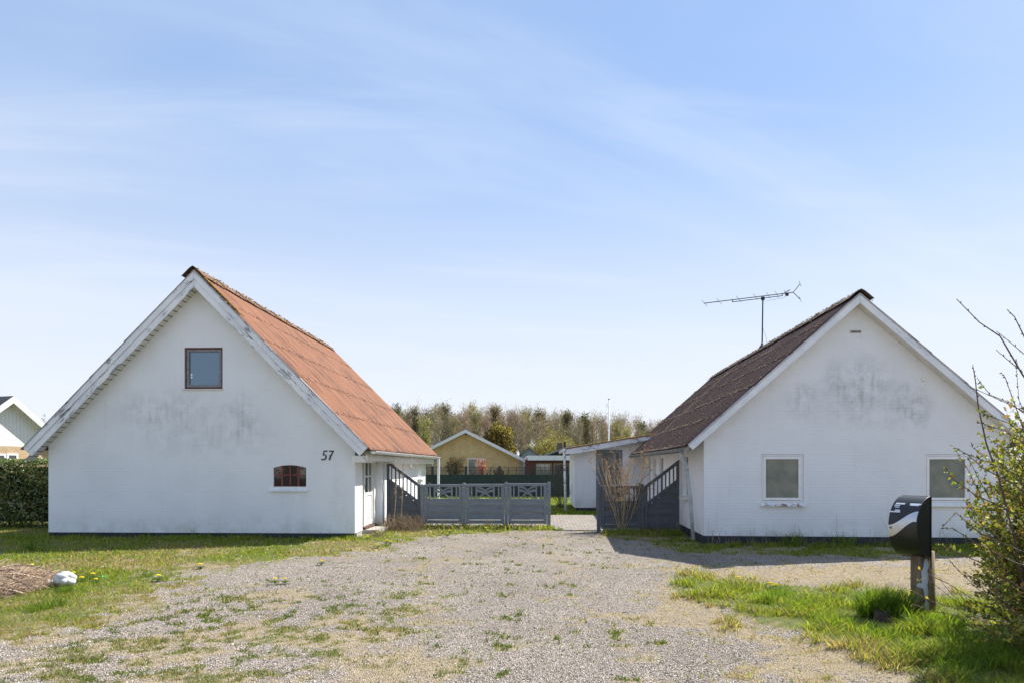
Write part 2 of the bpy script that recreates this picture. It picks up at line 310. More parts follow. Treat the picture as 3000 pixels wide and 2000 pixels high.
M['grassattr'] = leafmat('grass_blades', trans=0.6, rough=0.45, attr=True)

# ------------------------------------------------------------------ numpy noise
def vnoise(x, y, seed=0):
    xi = np.floor(x).astype(np.int64); yi = np.floor(y).astype(np.int64); fx = x-xi; fy = y-yi
    fx = fx*fx*(3-2*fx); fy = fy*fy*(3-2*fy)
    def h(a, b):
        n = (a*374761393 + b*668265263 + seed*982451653) & 0x7fffffff
        n = ((n ^ (n >> 13))*1274126177) & 0x7fffffff
        return ((n ^ (n >> 16)) & 0xffff)/65535.0
    return (h(xi, yi)*(1-fx)+h(xi+1, yi)*fx)*(1-fy)+(h(xi, yi+1)*(1-fx)+h(xi+1, yi+1)*fx)*fy
def fbm(x, y, s, seed=0, o=4):
    t = 0; a = 0.5; n = 0
    for k in range(o): t = t + a*vnoise(x*s, y*s, seed+k*17); n += a; a *= 0.55; s *= 2.1
    return t/n
def sstep(v, a, b):
    t = np.clip((v-a)/(b-a), 0, 1); return t*t*(3-2*t)
def poly_mask(x, y, pxpoly, warp=0.35, seed=3):
    pts = [G(*p) for p in pxpoly]; px = np.array([p.x for p in pts]); py = np.array([p.y for p in pts])
    xs = x + (fbm(x, y, 1.1, seed)-0.5)*2*warp + (fbm(x, y, 5.0, seed+5)-0.5)*warp*0.9
    ys = y + (fbm(x, y, 1.1, seed+9)-0.5)*2*warp + (fbm(x, y, 5.0, seed+13)-0.5)*warp*0.9
    ins = np.zeros(x.shape, bool); d = np.full(x.shape, 1e9); n = len(px); j = n-1
    for i in range(n):
        c = ((py[i] > ys) != (py[j] > ys)) & (xs < (px[j]-px[i])*(ys-py[i])/((py[j]-py[i]) or 1e-9)+px[i]); ins ^= c
        ex, ey = px[j]-px[i], py[j]-py[i]; t = np.clip(((xs-px[i])*ex+(ys-py[i])*ey)/(ex*ex+ey*ey+1e-12), 0, 1)
        d = np.minimum(d, np.hypot(xs-px[i]-t*ex, ys-py[i]-t*ey)); j = i
    return np.where(ins, d, -d)     # signed distance in metres, + inside
LEFT_GRASS = [(-1600, 1480), (142, 1480), (1040, 1560), (1110, 1535), (1620, 1535), (1650, 1549), (1500, 1556), (1300, 1566), (1160, 1590), (1080, 1612), (960, 1632), (800, 1652), (640, 1676), (505, 1690), (525, 1712), (460, 1745), (390, 1788), (290, 1830), (150, 1858), (0, 1876), (-1600, 2010)]
RIGHT_LUSH = [(2010, 1695), (2140, 1700), (2400, 1722), (2700, 1742), (3600, 1745), (3600, 2060), (2760, 2060), (2660, 1975), (2560, 1925), (2500, 1885), (2400, 1865), (2250, 1845), (2150, 1790), (2020, 1745), (1975, 1715)]
SHADE_R = [(1765, 1540), (1990, 1520), (2062, 1570), (3600, 1580), (3600, 1632), (2600, 1628), (2300, 1620), (2080, 1618), (1960, 1598), (1780, 1572)]
DRY1 = [(1880, 1648), (2100, 1664), (2700, 1645), (3600, 1650), (3600, 1745), (2700, 1742), (2150, 1702), (1990, 1690)]
DRY2 = [(1960, 1745), (2140, 1795), (2260, 1850), (2500, 1885), (2660, 1980), (2760, 2100), (2280, 2100), (2180, 1930), (2060, 1830)]
def masks(x, y):
    lg = poly_mask(x, y, LEFT_GRASS, 0.45, 3); rl = poly_mask(x, y, RIGHT_LUSH, 0.3, 23); sr = poly_mask(x, y, SHADE_R, 0.4, 33)
    d1 = poly_mask(x, y, DRY1, 0.5, 43); d2 = poly_mask(x, y, DRY2, 0.4, 53)
    n1 = fbm(x, y, 0.9, 61); n2 = fbm(x, y, 2.6, 71); n3 = fbm(x, y, 7.0, 81); n4 = fbm(x, y, 17.0, 91, 3)
    rag = (n2-0.5)*1.6+(n3-0.5)*1.3+(n4-0.5)*0.8
    left = sstep(lg+rag, -0.12, 0.30); lush = sstep(rl+rag*0.5+0.14, -0.08, 0.22); shade = sstep(sr+rag*0.5, -0.3, 0.2); dry = np.maximum(sstep(d1+rag, -0.5, 0.4), sstep(d2+rag, -0.4, 0.4))
    # gravel showing through the left-hand grass
    thin = sstep(n2*0.6+n3*0.4, 0.56, 0.66)*sstep(y, 9.0, 11.0)*left
    thin = np.maximum(thin, left*0.9*sstep(n2*0.55+n3*0.45, 0.47, 0.57)*sstep(x, -6.6, -5.2)*sstep(12.6-y, 0, 0.8)*sstep(y, 9.8, 10.6))
    leftg = left*(1-0.85*thin)
    # tufts and moss in the gravel, mostly at lower left
    tz = sstep(-x+(n2-0.5)*2, 0.7, 2.2)*sstep(9.8-y, 0, 1.6)*sstep(x, -5.6, -3.8)
    tuft = np.maximum(sstep(n3*0.5+n2*0.3+n4*0.2, 0.495, 0.55)*np.clip(tz+0.2*dry, 0, 1)*(0.45+0.55*sstep(n4, 0.4, 0.6)), sstep(n3*0.5+n4*0.25+n2*0.25, 0.615, 0.655)*0.8)
    dry = np.maximum(dry, np.maximum(0.75*tz*sstep(n2*0.5+n1*0.5, 0.42, 0.58), 0.55*sstep(n1*0.7+n2*0.3, 0.52, 0.66)))
    tuft *= (1-left)*(1-lush)
    far = sstep(y, 22.8, 23.2)
    grass = np.clip(np.maximum.reduce([leftg, lush, shade*(0.35+0.65*sstep(n2, 0.42, 0.58)), tuft, far]), 0, 1)
    gravel = (1-np.maximum.reduce([left*(1-0.8*thin), lush, shade*0.8, far]))*(1-0.72*dry)*(1-0.7*tuft)
    trk = np.zeros(x.shape)
    for a_, b_ in (((1010, 2100), (1340, 1580)), ((1960, 2100), (1600, 1580)), ((1480, 1900), (2000, 1700))):
        A_, B_ = G(*a_), G(*b_); ex, ey = B_.x-A_.x, B_.y-A_.y; t_ = np.clip(((x-A_.x)*ex+(y-A_.y)*ey)/(ex*ex+ey*ey), 0, 1); dd = np.hypot(x-A_.x-t_*ex, y-A_.y-t_*ey)+(n2-0.5)*0.5; trk = np.maximum(trk, sstep(dd, 0.42, 0.12))
    gravel *= 1-0.55*trk*sstep(n3, 0.35, 0.6)
    gravel *= 1-0.45*sstep(n1, 0.50, 0.66)*sstep(11-y, 0, 2)
    return dict(n4=n4, left=leftg, lush=lush, shade=shade, dry=dry, tuft=tuft, far=far, grass=grass, gravel=np.clip(gravel, 0, 1), n1=n1, n2=n2, n3=n3)

# ------------------------------------------------------------------ ground
def build_ground():
    xs = np.concatenate([[-4000, -1500, -600, -250, -120, -70, -45, -32, -24, -19], np.arange(-15, 12.01, 0.075), [14, 18, 24, 32, 45, 70, 120, 250, 600, 1500, 4000]])
    ys = np.concatenate([[-600, -200, -60, -20, -8, -2, 1], np.arange(2.5, 20.0, 0.075), np.arange(20.3, 27, 0.35), np.arange(28, 60, 2), [70, 90, 120, 160, 220, 320, 600, 1200, 2500, 6000]])
    X, Y = np.meshgrid(xs, ys); x = X.ravel(); y = Y.ravel(); m = masks(x, y)
    z = (fbm(x, y, 0.7, 5)-0.5)*0.05*np.exp(-np.maximum(np.hypot(x, y)-14, 0)/6) + (fbm(x, y, 6, 8)-0.5)*0.02*np.exp(-np.maximum(y-14, 0)/4)
    z = np.where((y > 14.2), z*np.exp(-(y-14.2)), z)
    z += m['lush']*0.03
    nx, ny = len(xs), len(ys); i = np.arange(nx*ny).reshape(ny, nx)
    F = np.stack([i[:-1, :-1].ravel(), i[:-1, 1:].ravel(), i[1:, 1:].ravel(), i[1:, :-1].ravel()], 1)
    n = NT('ground_soil_and_gravel')
    gr = n.attr('gravel'); gs = n.attr('green'); dr = n.attr('dry')
    v1 = n.N.new('ShaderNodeTexVoronoi'); v1.inputs['Scale'].default_value = 80; n.L.new(n.src, v1.inputs['Vector'])
    rnd = n.sep(v1.outputs['Color'])
    stone = n.mix(n.mr(rnd[0], 0.0, 0.75, smooth=False), (0.070, 0.062, 0.058), (0.47, 0.405, 0.345)); stone = n.mix(n.mr(rnd[1], 0.72, 1.0, 0, 0.8), stone, (0.80, 0.73, 0.66)); stone = n.mix(n.mr(rnd[2], 0.6, 1.0, 0, 0.5), stone, (0.40, 0.30, 0.22))
    stone = n.mix(n.mr(v1.outputs['Distance'], 0.45, 0.75), stone, (0.10, 0.085, 0.065))
    f2 = n.noise(9, 6, 0.7); soil = n.mix(n.mr(f2, 0.3, 0.7), (0.20, 0.155, 0.095), (0.36, 0.285, 0.18)); soil = n.mix(n.mr(n.noise(70, 4, 0.7), 0.45, 0.72), soil, (0.50, 0.42, 0.30))
    green = n.mix(n.mr(n.noise(5, 6, 0.7), 0.3, 0.7), (0.10, 0.115, 0.03), (0.22, 0.19, 0.07))
    green = n.mix(n.attr('fresh'), green, n.mix(n.mr(n.noise(7, 6, 0.7), 0.3, 0.7), (0.07, 0.105, 0.022), (0.13, 0.165, 0.035)))
    fine = n.noise(30, 5, 0.7)
    big = n.mr(n.noise(0.6, 5, 0.6), 0.3, 0.7, 0.78, 1.12, False); stone = n.mix(1.0, stone, n.comb(big, big, big), 'MULTIPLY')
    c = n.mix(n.mr(n.ma('ADD', gr, n.ma('MULTIPLY', n.ma('SUBTRACT', fine, 0.5), 0.9)), 0.36, 0.72), soil, stone)
    c = n.mix(n.mr(n.ma('ADD', gs, n.ma('MULTIPLY', n.ma('SUBTRACT', fine, 0.5), 1.0)), 0.35, 0.85, 0, 0.8), c, green)
    h = n.ma('ADD', n.ma('MULTIPLY', n.ma('SUBTRACT', 0.8, v1.outputs['Distance']), 1.0), n.ma('MULTIPLY', fine, 0.6)); n.bump(h, 0.9, 0.02)
    mat = n.fin(c, 0.92, 0, 0.2)
    o = np_mesh('ground', np.stack([x, y, z], 1), F, mat, None, None, dict(gravel=m['gravel'], green=m['grass'], dry=m['dry'], fresh=np.clip(np.maximum.reduce([m['lush'], m['far'], m['tuft'], m['left']*sstep(m['n1']*0.6+m['n3']*0.4, 0.56, 0.42)]), 0, 1)), True)
    return tag(o, kind='structure')
build_ground()
def ground_pave():
    n = NT('concrete_paving'); x, y, z = n.sep(); v = n.comb(x, y)
    bt = n.N.new('ShaderNodeTexBrick'); bt.inputs['Scale'].default_value = 1.0; bt.inputs['Brick Width'].default_value = 0.21; bt.inputs['Row Height'].default_value = 0.42; bt.inputs['Mortar Size'].default_value = 0.011; bt.offset = 0.5
    bt.inputs['Color1'].default_value = (0.26, 0.225, 0.195, 1); bt.inputs['Color2'].default_value = (0.20, 0.175, 0.155, 1); bt.inputs['Mortar'].default_value = (0.11, 0.095, 0.05, 1)
    n.L.new(v, bt.inputs['Vector']); f = n.mr(n.noise(14, 5, 0.7), 0.3, 0.7, 0.8, 1.15, False)
    n.bump(n.ma('SUBTRACT', 1.0, bt.outputs['Fac']), 0.5, 0.006)
    m = n.fin(n.mix(1.0, bt.outputs['Color'], n.comb(f, f, f), 'MULTIPLY'), 0.9)
    mb = MB(); mb.prism([(-3.9, 18.6), (0.2, 18.55), (0.35, 17.7), (3.35, 17.4), (3.35, 22.9), (-3.9, 22.9)], 2, -0.05, 0.022)
    tag(mb.build('paved_path', m), kind='structure')
ground_pave()

# ------------------------------------------------------------------ the two white houses
def holes_wall(mb, outer, holes, y, depth, mi=0, ax=1):
    """a wall sheet in plane ax = y with holes and reveals going inwards by depth"""
    bm = bmesh.new()
    def mk(p, a): q = list(p); q.insert(ax, a); return tuple(q)
    es = []
    for lp in [outer]+holes:
        vs = [bm.verts.new(mk(p, y)) for p in lp]
        for i in range(len(vs)): es.append(bm.edges.new((vs[i], vs[(i+1) % len(vs)])))
    bmesh.ops.triangle_fill(bm, edges=es, use_beauty=True)
    bm.verts.index_update(); mb.add([v.co for v in bm.verts], [[v.index for v in f.verts] for f in bm.faces], mi); bm.free()
    for lp in holes:
        n = len(lp)
        for i in range(n):
            a, b = lp[i], lp[(i+1) % n]; mb.add([mk(a, y), mk(b, y), mk(b, y+depth), mk(a, y+depth)], [(0, 1, 2, 3)], mi)
def rectp(x0, x1, z0, z1): return [(x0, z0), (x1, z0), (x1, z1), (x0, z1)]
def corrug(mb, xr, zr, xe, ze, y0, y1, courses, wave=0.16, amp=0.020, lift=0.005, mi=0, seed=0):
    """corrugated sheets from the ridge (xr, zr) to the eave (xe, ze) in overlapping courses"""
    rs = random.Random(seed); L = math.hypot(xe-xr, ze-zr); tx, tz = (xe-xr)/L, (ze-zr)/L; nx, nz = -tz, tx
    if nz < 0: nx, nz = -nx, -nz
    nseg = int((y1-y0)/wave*6); cuts = [L*i/courses for i in range(courses+1)]
    for c in range(courses):
        s0, s1 = cuts[c]-(0.10 if c else 0), cuts[c+1]+0.0
        rows = 5; ph = rs.random()
        def fn(u, v):
            y = y0+u*(y1-y0); s = s0+(s1-s0)*v; a = -amp*math.cos(2*math.pi*(y-y0)/wave) + lift*v*1.6 + 0.004*math.sin(y*2.3+c*1.7)
            return (xr+tx*s+nx*a, y, zr+tz*s+nz*a)
        mb.grid(fn, nseg, rows, mi)
        # lower lip so that a course has thickness
        def lip(u, v):
            y = y0+u*(y1-y0); a = -amp*math.cos(2*math.pi*(y-y0)/wave)+lift*1.6 + 0.004*math.sin(y*2.3+c*1.7) - 0.014*v
            return (xr+tx*s1+nx*a, y, zr+tz*s1+nz*a)
        mb.grid(lip, nseg, 1, mi)
    return (tx, tz, nx, nz, L, cuts)
def clumps(name, mat, parent, pts, r=(0.012, 0.03), flat=0.6):
    V = []; F = []
    base = np.array([(1, 0, 0), (0, 1, 0), (-1, 0, 0), (0, -1, 0), (0, 0, 1), (0, 0, -1)], float)
    fc = [(0, 1, 4), (1, 2, 4), (2, 3, 4), (3, 0, 4), (1, 0, 5), (2, 1, 5), (3, 2, 5), (0, 3, 5)]
    for p in pts:
        s = random.uniform(*r); b = len(V); a = random.uniform(0, 6.28); ca, sa = math.cos(a), math.sin(a)
        for q in base*np.array([s*random.uniform(0.7, 1.4), s*random.uniform(0.7, 1.4), s*flat]): V.append((p[0]+q[0]*ca-q[1]*sa, p[1]+q[0]*sa+q[1]*ca, p[2]+q[2]))
        F += [(i+b, j+b, k+b) for i, j, k in fc]
    o = np_mesh(name, V, F, mat, parent); o['kind'] = 'stuff'; return o
M['moss_tan'] = plain('dry_moss', (0.26, 0.18, 0.09), 0.95, var=0.5, scale=20)
M['moss_dim'] = plain('rust_brown_moss', (0.16, 0.085, 0.05), 0.95, var=0.5, scale=20)
M['moss_grey'] = plain('grey_tan_moss', (0.24, 0.18, 0.13), 0.95, var=0.6, scale=30)
M['moss_grn'] = plain('orange_lichen', (0.30, 0.18, 0.045), 0.95, var=0.5, scale=20)
M['bolt'] = plain('bolt_cap', (0.62, 0.58, 0.54), 0.5)
def ridge_caps(parent, xr, zr, y0, y1, tan_, mat, n):
    mb = MB(); step = (y1-y0)/n
    for i in range(n):
        a = y0+i*step; b = a+step+0.07; k = 0.0
        def fn(u, v):
            y = a+(b-a)*v; t = (u-0.5)*2; w = 0.26+0.0*v; lift = 0.040+0.026*(1-v)
            x = xr+t*w; z = zr-abs(t)*w*tan_ + lift - 0.03*math.exp(-(t/0.18)**2); return (x, y, z)
        mb.grid(fn, 10, 2)
        def front(u, v):
            p = fn(u, 0); return (p[0], p[1], p[2]-0.02*v)
        mb.grid(front, 10, 1, 1)
    return mb.build('ridge_cap', [mat, M['underside']], parent)
def gutter(parent, x, z, y0, y1, r, mat, nb, side=1, slope=0.0, out=True):
    mb = MB(); t = 0.006
    for (rr) in (r, r-t):
        mb.grid(lambda u, v: (x+rr*math.cos(math.pi*(1+u)), y0+(y1-y0)*v, z+slope*v+rr*math.sin(math.pi*(1+u))), 12, 8)
    mb.grid(lambda u, v: (x+side*r+0.008*math.cos(6.283*u), y0+(y1-y0)*v, z+slope*v+0.008*math.sin(6.283*u)), 6, 1)
    for y, zz in ((y0, z), (y1, z+slope)):
        pts = [(x+r*math.cos(math.pi*(1+k/12)), y, zz+r*math.sin(math.pi*(1+k/12))) for k in range(13)]; mb.add(pts, [list(range(13))])
    g = mb.build('gutter', mat, parent, True)
    for i in range(nb):
        b = MB(); f = (i+0.4)/nb; y = y0+(y1-y0)*f; zz = z+slope*f; rr = r+0.005
        b.grid(lambda u, v: (x+rr*math.cos(math.pi*(1+u)), y-0.014+0.028*v, zz+rr*math.sin(math.pi*(1+u))), 12, 1)
        b.box(x-side*r-0.004, x-side*r+0.004, y-0.012, y+0.012, zz-0.002, zz+0.03); b.build('bracket', mat, g)
    return g
def barge(parent, a, b, y, widths, mat, thick=0.028, mitre_a=True):
    """bargeboard from ridge a to eave b in the gable plane; widths = stacked board widths measured square to the slope"""
    (xa, za), (xb, zb) = a, b; L = math.hypot(xb-xa, zb-za); tx, tz = (xb-xa)/L, (zb-za)/L
    mb = MB(); off = 0.0
    for i, wd in enumerate(widths):
        v0 = off/abs(tx); v1 = (off+wd)/abs(tx)     # vertical drops give a plumb mitre at the ridge
        # square cut at the eave end
        nx, nz = (tz, -tx) if tx > 0 else (-tz, tx)
        def e(o): return (xb+nx*o*1.0, zb+nz*o*1.0)
        p = [(xa, za-v0-0.003), e(off), e(off+wd-0.004), (xa, za-v1+0.003)]
        yy = y+0.018*i
        mb.prism([(q[0], q[1]) for q in p], 1, yy, yy+thick)
        off += wd
    return mb.build('bargeboard', mat, parent, False, 0.004)

def left_house():
    o = G(1040, 1576); fr = Fr(o, math.atan(20/FPX)); root = thing('white_house', 'white rendered house numbered 57 with orange corrugated roof', 'house', (o.x, o.y, 0), fr.yaw)
    W = -fr.P(142, 1500)[0]; xc = -W/2; LEN = 9.75; OH = 0.30
    rx, rz = fr.P(567, 788, -OH); rx = xc
    ex, ez = fr.P(1082, 1309, -OH); exl = 2*xc-ex
    tn = (rz-ez)/(ex-rx)
    def under(x, d=0.36): return rz-abs(x-xc)*tn-d
    zc = under(0, 0.10); pl = 0.12
    wx0, wz1 = fr.P(540, 1018); wx1, wz0 = fr.P(652, 1138); win = rectp(wx0, wx1, wz0, wz1)
    ax0, az0 = fr.P(801, 1424); ax1, azs = fr.P(897, 1369); _, azt = fr.P(849, 1361)
    arch = [(ax0, az0), (ax1, az0)] + [(ax1+(ax0-ax1)*k/10, azs+(azt-azs)*(1-(2*k/10-1)**2)) for k in range(11)]
    M['wallL'] = white_wall('white_render_left', [(xc-0.9, 2.95, 1.7, 0.62, 0.75), (xc+0.9, 2.7, 0.75, 0.85, 1.0), (xc+0.2, 2.45, 2.4, 0.75, 0.6), (xc+2.3, 0.95, 0.35, 0.6, 0.35), (-0.35, 1.0, 0.3, 0.9, 0.3), ((ax0+ax1)/2, az0-0.35, 0.42, 0.45, 0.3), ((wx0+wx1)/2, wz0-0.3, 0.5, 0.35, 0.4)], amt=0.48, brick=0.35)
    mb = MB()
    holes_wall(mb, [(-W, pl), (0, pl), (0, zc), (xc, under(xc, 0.10)), (-W, zc)], [win, arch], 0, 0.13)
    yd0 = fr.X(1062, 1500, 0)[0]; yp = 2.55
    mb.box(-0.3, -0.0005, 0.001, yd0, pl, zc-0.02)
    mb.box(-0.3, 0.06, yp, LEN, pl, zc-0.05); mb.box(-W, -W+0.25, 0.001, LEN, pl, zc-0.05); mb.prism([(-W, pl), (0, pl), (0, zc), (xc, under(xc, 0.1)), (-W, zc)], 1, LEN-0.2, LEN)
    dy0 = fr.X(1064, 1500, -0.10)[0]+0.02; dy1 = fr.X(1096, 1500, -0.10)[0]
    mb.box(-0.3, -0.10, dy1, yp-0.0005, pl, zc-0.05); mb.box(-0.3, -0.10, yd0, dy1, 2.08, zc-0.05)
    mb.build('wall', M['wallL'], root)
    p = MB(); p.box(-W+0.015, -0.015, 0.012, 0.2, -0.1, pl); p.build('plinth', M['black_tar'], root)
    for q in ((-0.25, -0.012, 0.2, yd0, -0.1, pl), (-0.25, 0.045, yp, LEN, -0.1, pl), (-W+0.015, -W+0.25, 0.2, LEN, -0.1, pl), (-0.25, -0.11, yd0+0.001, yp-0.001, -0.1, pl-0.004)):
        p = MB(); p.box(*q); p.build('plinth', M['concrete'], root)
    # roof
    mb = MB(); y0, y1 = -OH-0.032, LEN+0.25
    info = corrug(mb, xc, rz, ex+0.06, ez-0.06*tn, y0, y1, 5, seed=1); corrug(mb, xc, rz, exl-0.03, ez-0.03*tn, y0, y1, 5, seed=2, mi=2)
    for sx in (1, -1):
        xe = ex if sx > 0 else exl
        mb.add([(xc, y0, rz-0.05), (xe, y0, ez-0.05), (xe, y1, ez-0.05), (xc, y1, rz-0.05)], [(0, 1, 2, 3)], 1)
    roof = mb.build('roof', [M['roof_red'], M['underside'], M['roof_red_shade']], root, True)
    ridge_caps(roof, xc, rz+0.02, y0-0.04, y1-0.2, tn, M['ridge_red'], 9)
    tx, tz, nx, nz, L, cuts = info
    b = MB(); pts = []; mp = []
    for c in cuts[1:]:
        y = y0+0.24
        while y < y1-0.1:
            s = c-0.07+random.uniform(-0.01, 0.01); pts.append((xc+tx*s+nx*0.045, y, rz+tz*s+nz*0.045)); y += 0.48
        for k in range(200):
            y = random.uniform(y0, y1); s = c+random.uniform(-0.03, 0.05); a = 0.02+0.012; mp.append((xc+tx*s+nx*a, y, rz+tz*s+nz*a))
    for p_ in pts:
        b.tube([Vector(p_)-Vector((nx, 0, nz))*0.02, Vector(p_)+Vector((nx, 0, nz))*0.012], [0.013, 0.009], 6)
    b.build('bolts', M['bolt'], roof)['kind'] = 'stuff'
    clumps('moss', M['moss_dim'], roof, mp, (0.006, 0.014))
    mp = []
    for k in range(420):
        s = random.uniform(0.1, 1.6)*random.random()**0.4; y = y0+0.02+abs(random.gauss(0, 0.06)); mp.append((xc+tx*s+nx*0.03, y, rz+tz*s+nz*0.03))
    for k in range(500):
        y = random.uniform(y0, y1-0.2); t = random.choice((-1, 1))*random.uniform(0.02, 0.26); mp.append((xc+t, y, rz-abs(t)*tn+0.085))
    clumps('lichen', M['moss_grn'], roof, mp, (0.012, 0.03))
    # bargeboards and soffit
    tmat = peeling('flaking_bargeboard_paint', None, (0.26, 0.27, 0.28), 0.585, xc)
    barge(root, (xc-0.002, rz-0.012), (exl+0.02, ez-0.012+0.02*tn), -OH-0.02, (0.155, 0.135), tmat); barge(root, (xc+0.002, rz-0.012), (ex-0.02, ez-0.012+0.02*tn), -OH-0.02, (0.155, 0.135), tmat)
    n = 36
    for sx in (-1, 1):
        sf = MB(); g = MB(); xe = exl+0.06 if sx < 0 else ex-0.06
        z_ = lambda x: under(x, 0.36)
        sf.add([(xc, -OH+0.012, z_(xc)), (xe, -OH+0.012, z_(xe)), (xe, 0.0, z_(xe)), (xc, 0.0, z_(xc)), (xc, -OH+0.012, z_(xc)+.02), (xe, -OH+0.012, z_(xe)+.02), (xe, 0.0, z_(xe)+.02), (xc, 0.0, z_(xc)+.02)], [(0, 1, 2, 3), (4, 5, 6, 7)])
        for i in range(1, n):
            x = xc+(xe-xc)*i/n; dx = 0.007
            g.add([(x-dx, -OH+0.012, z_(x-dx)-0.003), (x+dx, -OH+0.012, z_(x+dx)-0.003), (x+dx, -0.002, z_(x+dx)-0.003), (x-dx, -0.002, z_(x-dx)-0.003)], [(0, 1, 2, 3)])
        s = sf.build('soffit', M['soffit'], root); g.build('board_gaps', M['dark_slot'], s)['kind'] = 'stuff'
    # gable wall closes up to the soffit; eave box on the right
    eb = MB(); zb = under(ex, 0.36)+0.05
    eb.box(0.062, ex-0.06, yp+0.1, LEN+0.1, zb-0.05, zb); eb.box(ex-0.08, ex-0.05, -OH+0.02, LEN+0.1, zb+0.0, zb+0.14); eb.box(0.004, ex-0.09, -OH+0.03, 0.6, zb-0.03, zb+0.12)
    eb.build('eave_box', M['cream'], root)
    gz = ez-0.06*tn-0.03
    gt = gutter(root, ex+0.085, gz, -OH+0.02, LEN+0.42, 0.062, M['zinc'], 14, 1, -0.02)
    dp = MB(); dp.box(ex+0.05, ex+0.13, LEN+0.24, LEN+0.32, 0.02, gz-0.05); dp.build('downpipe', M['white'], root, False, 0.006)
    # upper window
    wr = MB(); f = 0.055; yy = 0.03
    def frame(mb, x0, x1, z0, z1, t, ya, yb): mb.box(x0, x1, ya, yb, z1-t, z1); mb.box(x0, x1, ya, yb, z0, z0+t); mb.box(x0, x0+t, ya, yb, z0+t, z1-t); mb.box(x1-t, x1, ya, yb, z0+t, z1-t)
    frame(wr, wx0+0.004, wx1-0.004, wz0+0.004, wz1-0.004, 0.035, 0.035, 0.11); window = wr.build('window', M['redframe'], root)
    wr = MB(); frame(wr, wx0+0.041, wx1-0.041, wz0+0.041, wz1-0.041, 0.06, 0.028, 0.09); wr.build('sash', M['greyframe'], window, False, 0.004)
    wr = MB(); wr.box(wx0+0.101, wx1-0.101, 0.06, 0.072, wz0+0.101, wz1-0.101); wr.build('pane', M['glass_sky'], window)
    wr = MB(); wr.box(wx0-0.04, wx1+0.02, -0.03, 0.03, wz0-0.03, wz0-0.001); wr.build('sill', M['soffit'], window)
    for k in (0, 1):
        st = MB(); cx, cz = wx0+0.145, wz0+0.34-0.062*k
        st.tube([(cx, 0.05, cz), (cx, 0.058, cz)], 0.025, 14); st.build('sticker', M['white'], window)
    # cast-iron arched window
    im = MB(); t = 0.016
    for i in range(len(arch)):
        a, b_ = arch[i], arch[(i+1) % len(arch)]
        im.tube([(a[0], 0.055, a[1]), (b_[0], 0.055, b_[1])], t, 6)
    for k in (1, 2, 3):
        x = ax0+(ax1-ax0)*k/4; zt = azs+(azt-azs)*(1-(2*k/4-1)**2); im.box(x-(0.022 if k != 2 else 0.016), x+(0.022 if k != 2 else 0.016), 0.035, 0.07, az0, zt)
    zm = az0+(azs-az0)*0.62; im.box(ax0, ax1, 0.044, 0.066, zm-0.013, zm+0.013)
    iw = im.build('iron_window', M['iron_red'], root)
    n = NT('dusty_old_glass'); x_, y_, z_3 = n.sep(); px_ = n.mr(n.ma('ABSOLUTE', n.ma('SUBTRACT', x_, (ax0+ax1)/2)), 0.12, 0.24); pz_ = n.mr(z_3, az0+0.12, azs-0.02); c = n.mix(n.ma('MULTIPLY', n.ma('MULTIPLY', px_, pz_), n.mr(n.noise(9, 5, 0.7), 0.35, 0.6)), (0.010, 0.010, 0.009), (0.34, 0.31, 0.26)); c = n.mix(n.mr(n.noise(14, 6, 0.75), 0.6, 0.85, 0, 0.25), c, (0.16, 0.15, 0.13)); dusty = n.fin(c, 0.10, 0, 0.3)
    pn = MB()
    pn.prism(arch, 1, 0.058, 0.064); pn.build('pane', dusty, iw)
    s = MB(); sx0, sz0 = fr.P(790, 1438); sx1, sz1 = fr.P(901, 1425)
    s.prism([(-0.055, sz0), (-0.055, sz0+0.02), (-0.045, sz0+0.03), (0.06, az0-0.002), (0.06, sz0)], 0, sx0, sx1); s.build('sill', peeling('peeling_sill', (8, 8, 12), (0.30, 0.17, 0.10), 0.57), iw)
    # number 57
    x5, z5 = fr.P(942, 1346)
    mk = lambda ptss: ptss
    def digit(paths, ox):
        mb = MB(); H = fr.P(942, 1319)[1]-z5
        for pts, r in paths:
            for i in range(len(pts)-1):
                (xa, za, ra), (xb, zb_, rb) = pts[i], pts[i+1]
                sh = 0.13
                pa = Vector((ox+(xa+za*sh)*H, 0, z5+za*H)); pb = Vector((ox+(xb+zb_*sh)*H, 0, z5+zb_*H)); d = (pb-pa).normalized(); nn = Vector((-d.z, 0, d.x))
                ra *= 1.45; rb *= 1.45; q = [pa-d*ra*0.4*H+nn*ra*H, pb+d*rb*0.4*H+nn*rb*H, pb+d*rb*0.4*H-nn*rb*H, pa-d*ra*0.4*H-nn*ra*H]
                mb.prism([(v.x, v.z) for v in q], 1, -0.012-0.0006*i, -0.0005)
        return mb.build('digit', M['digit'], root)
    arc = [(0.17+0.25*math.cos(R(a))*1.0, 0.31+0.27*math.sin(R(a)), 0.05 if 40 > a > -50 else 0.04) for a in range(115, -121, -18)]
    digit([([(0.10, 0.96, 0.045), (0.44, 0.96, 0.05)], 0), ([(0.12, 0.95, 0.04), (0.07, 0.55, 0.04)], 0), (arc, 0), ([(0.02, 0.08, 0.045), (-0.04, 0.03, 0.05)], 0)], x5+0.01)
    digit([([(0.02, 0.95, 0.05), (0.48, 0.95, 0.045)], 0), ([(0.45, 0.93, 0.04), (0.30, 0.60, 0.045), (0.20, 0.36, 0.055), (0.15, 0.03, 0.06)], 0), ([(0.10, 0.50, 0.03), (0.34, 0.53, 0.03)], 0)], x5+0.155)
    # glazed door in the recess, facing +x
    X0 = -0.10; fm = MB(); zt = 2.06; zb = pl+0.04
    fm.box(X0-0.12, X0+0.02, dy0-0.02, dy0+0.05, zb, zt); fm.box(X0-0.12, X0+0.02, dy1-0.06, dy1, zb, zt); fm.box(X0-0.12, X0+0.02, dy0+0.05, dy1-0.06, zt-0.06, zt)
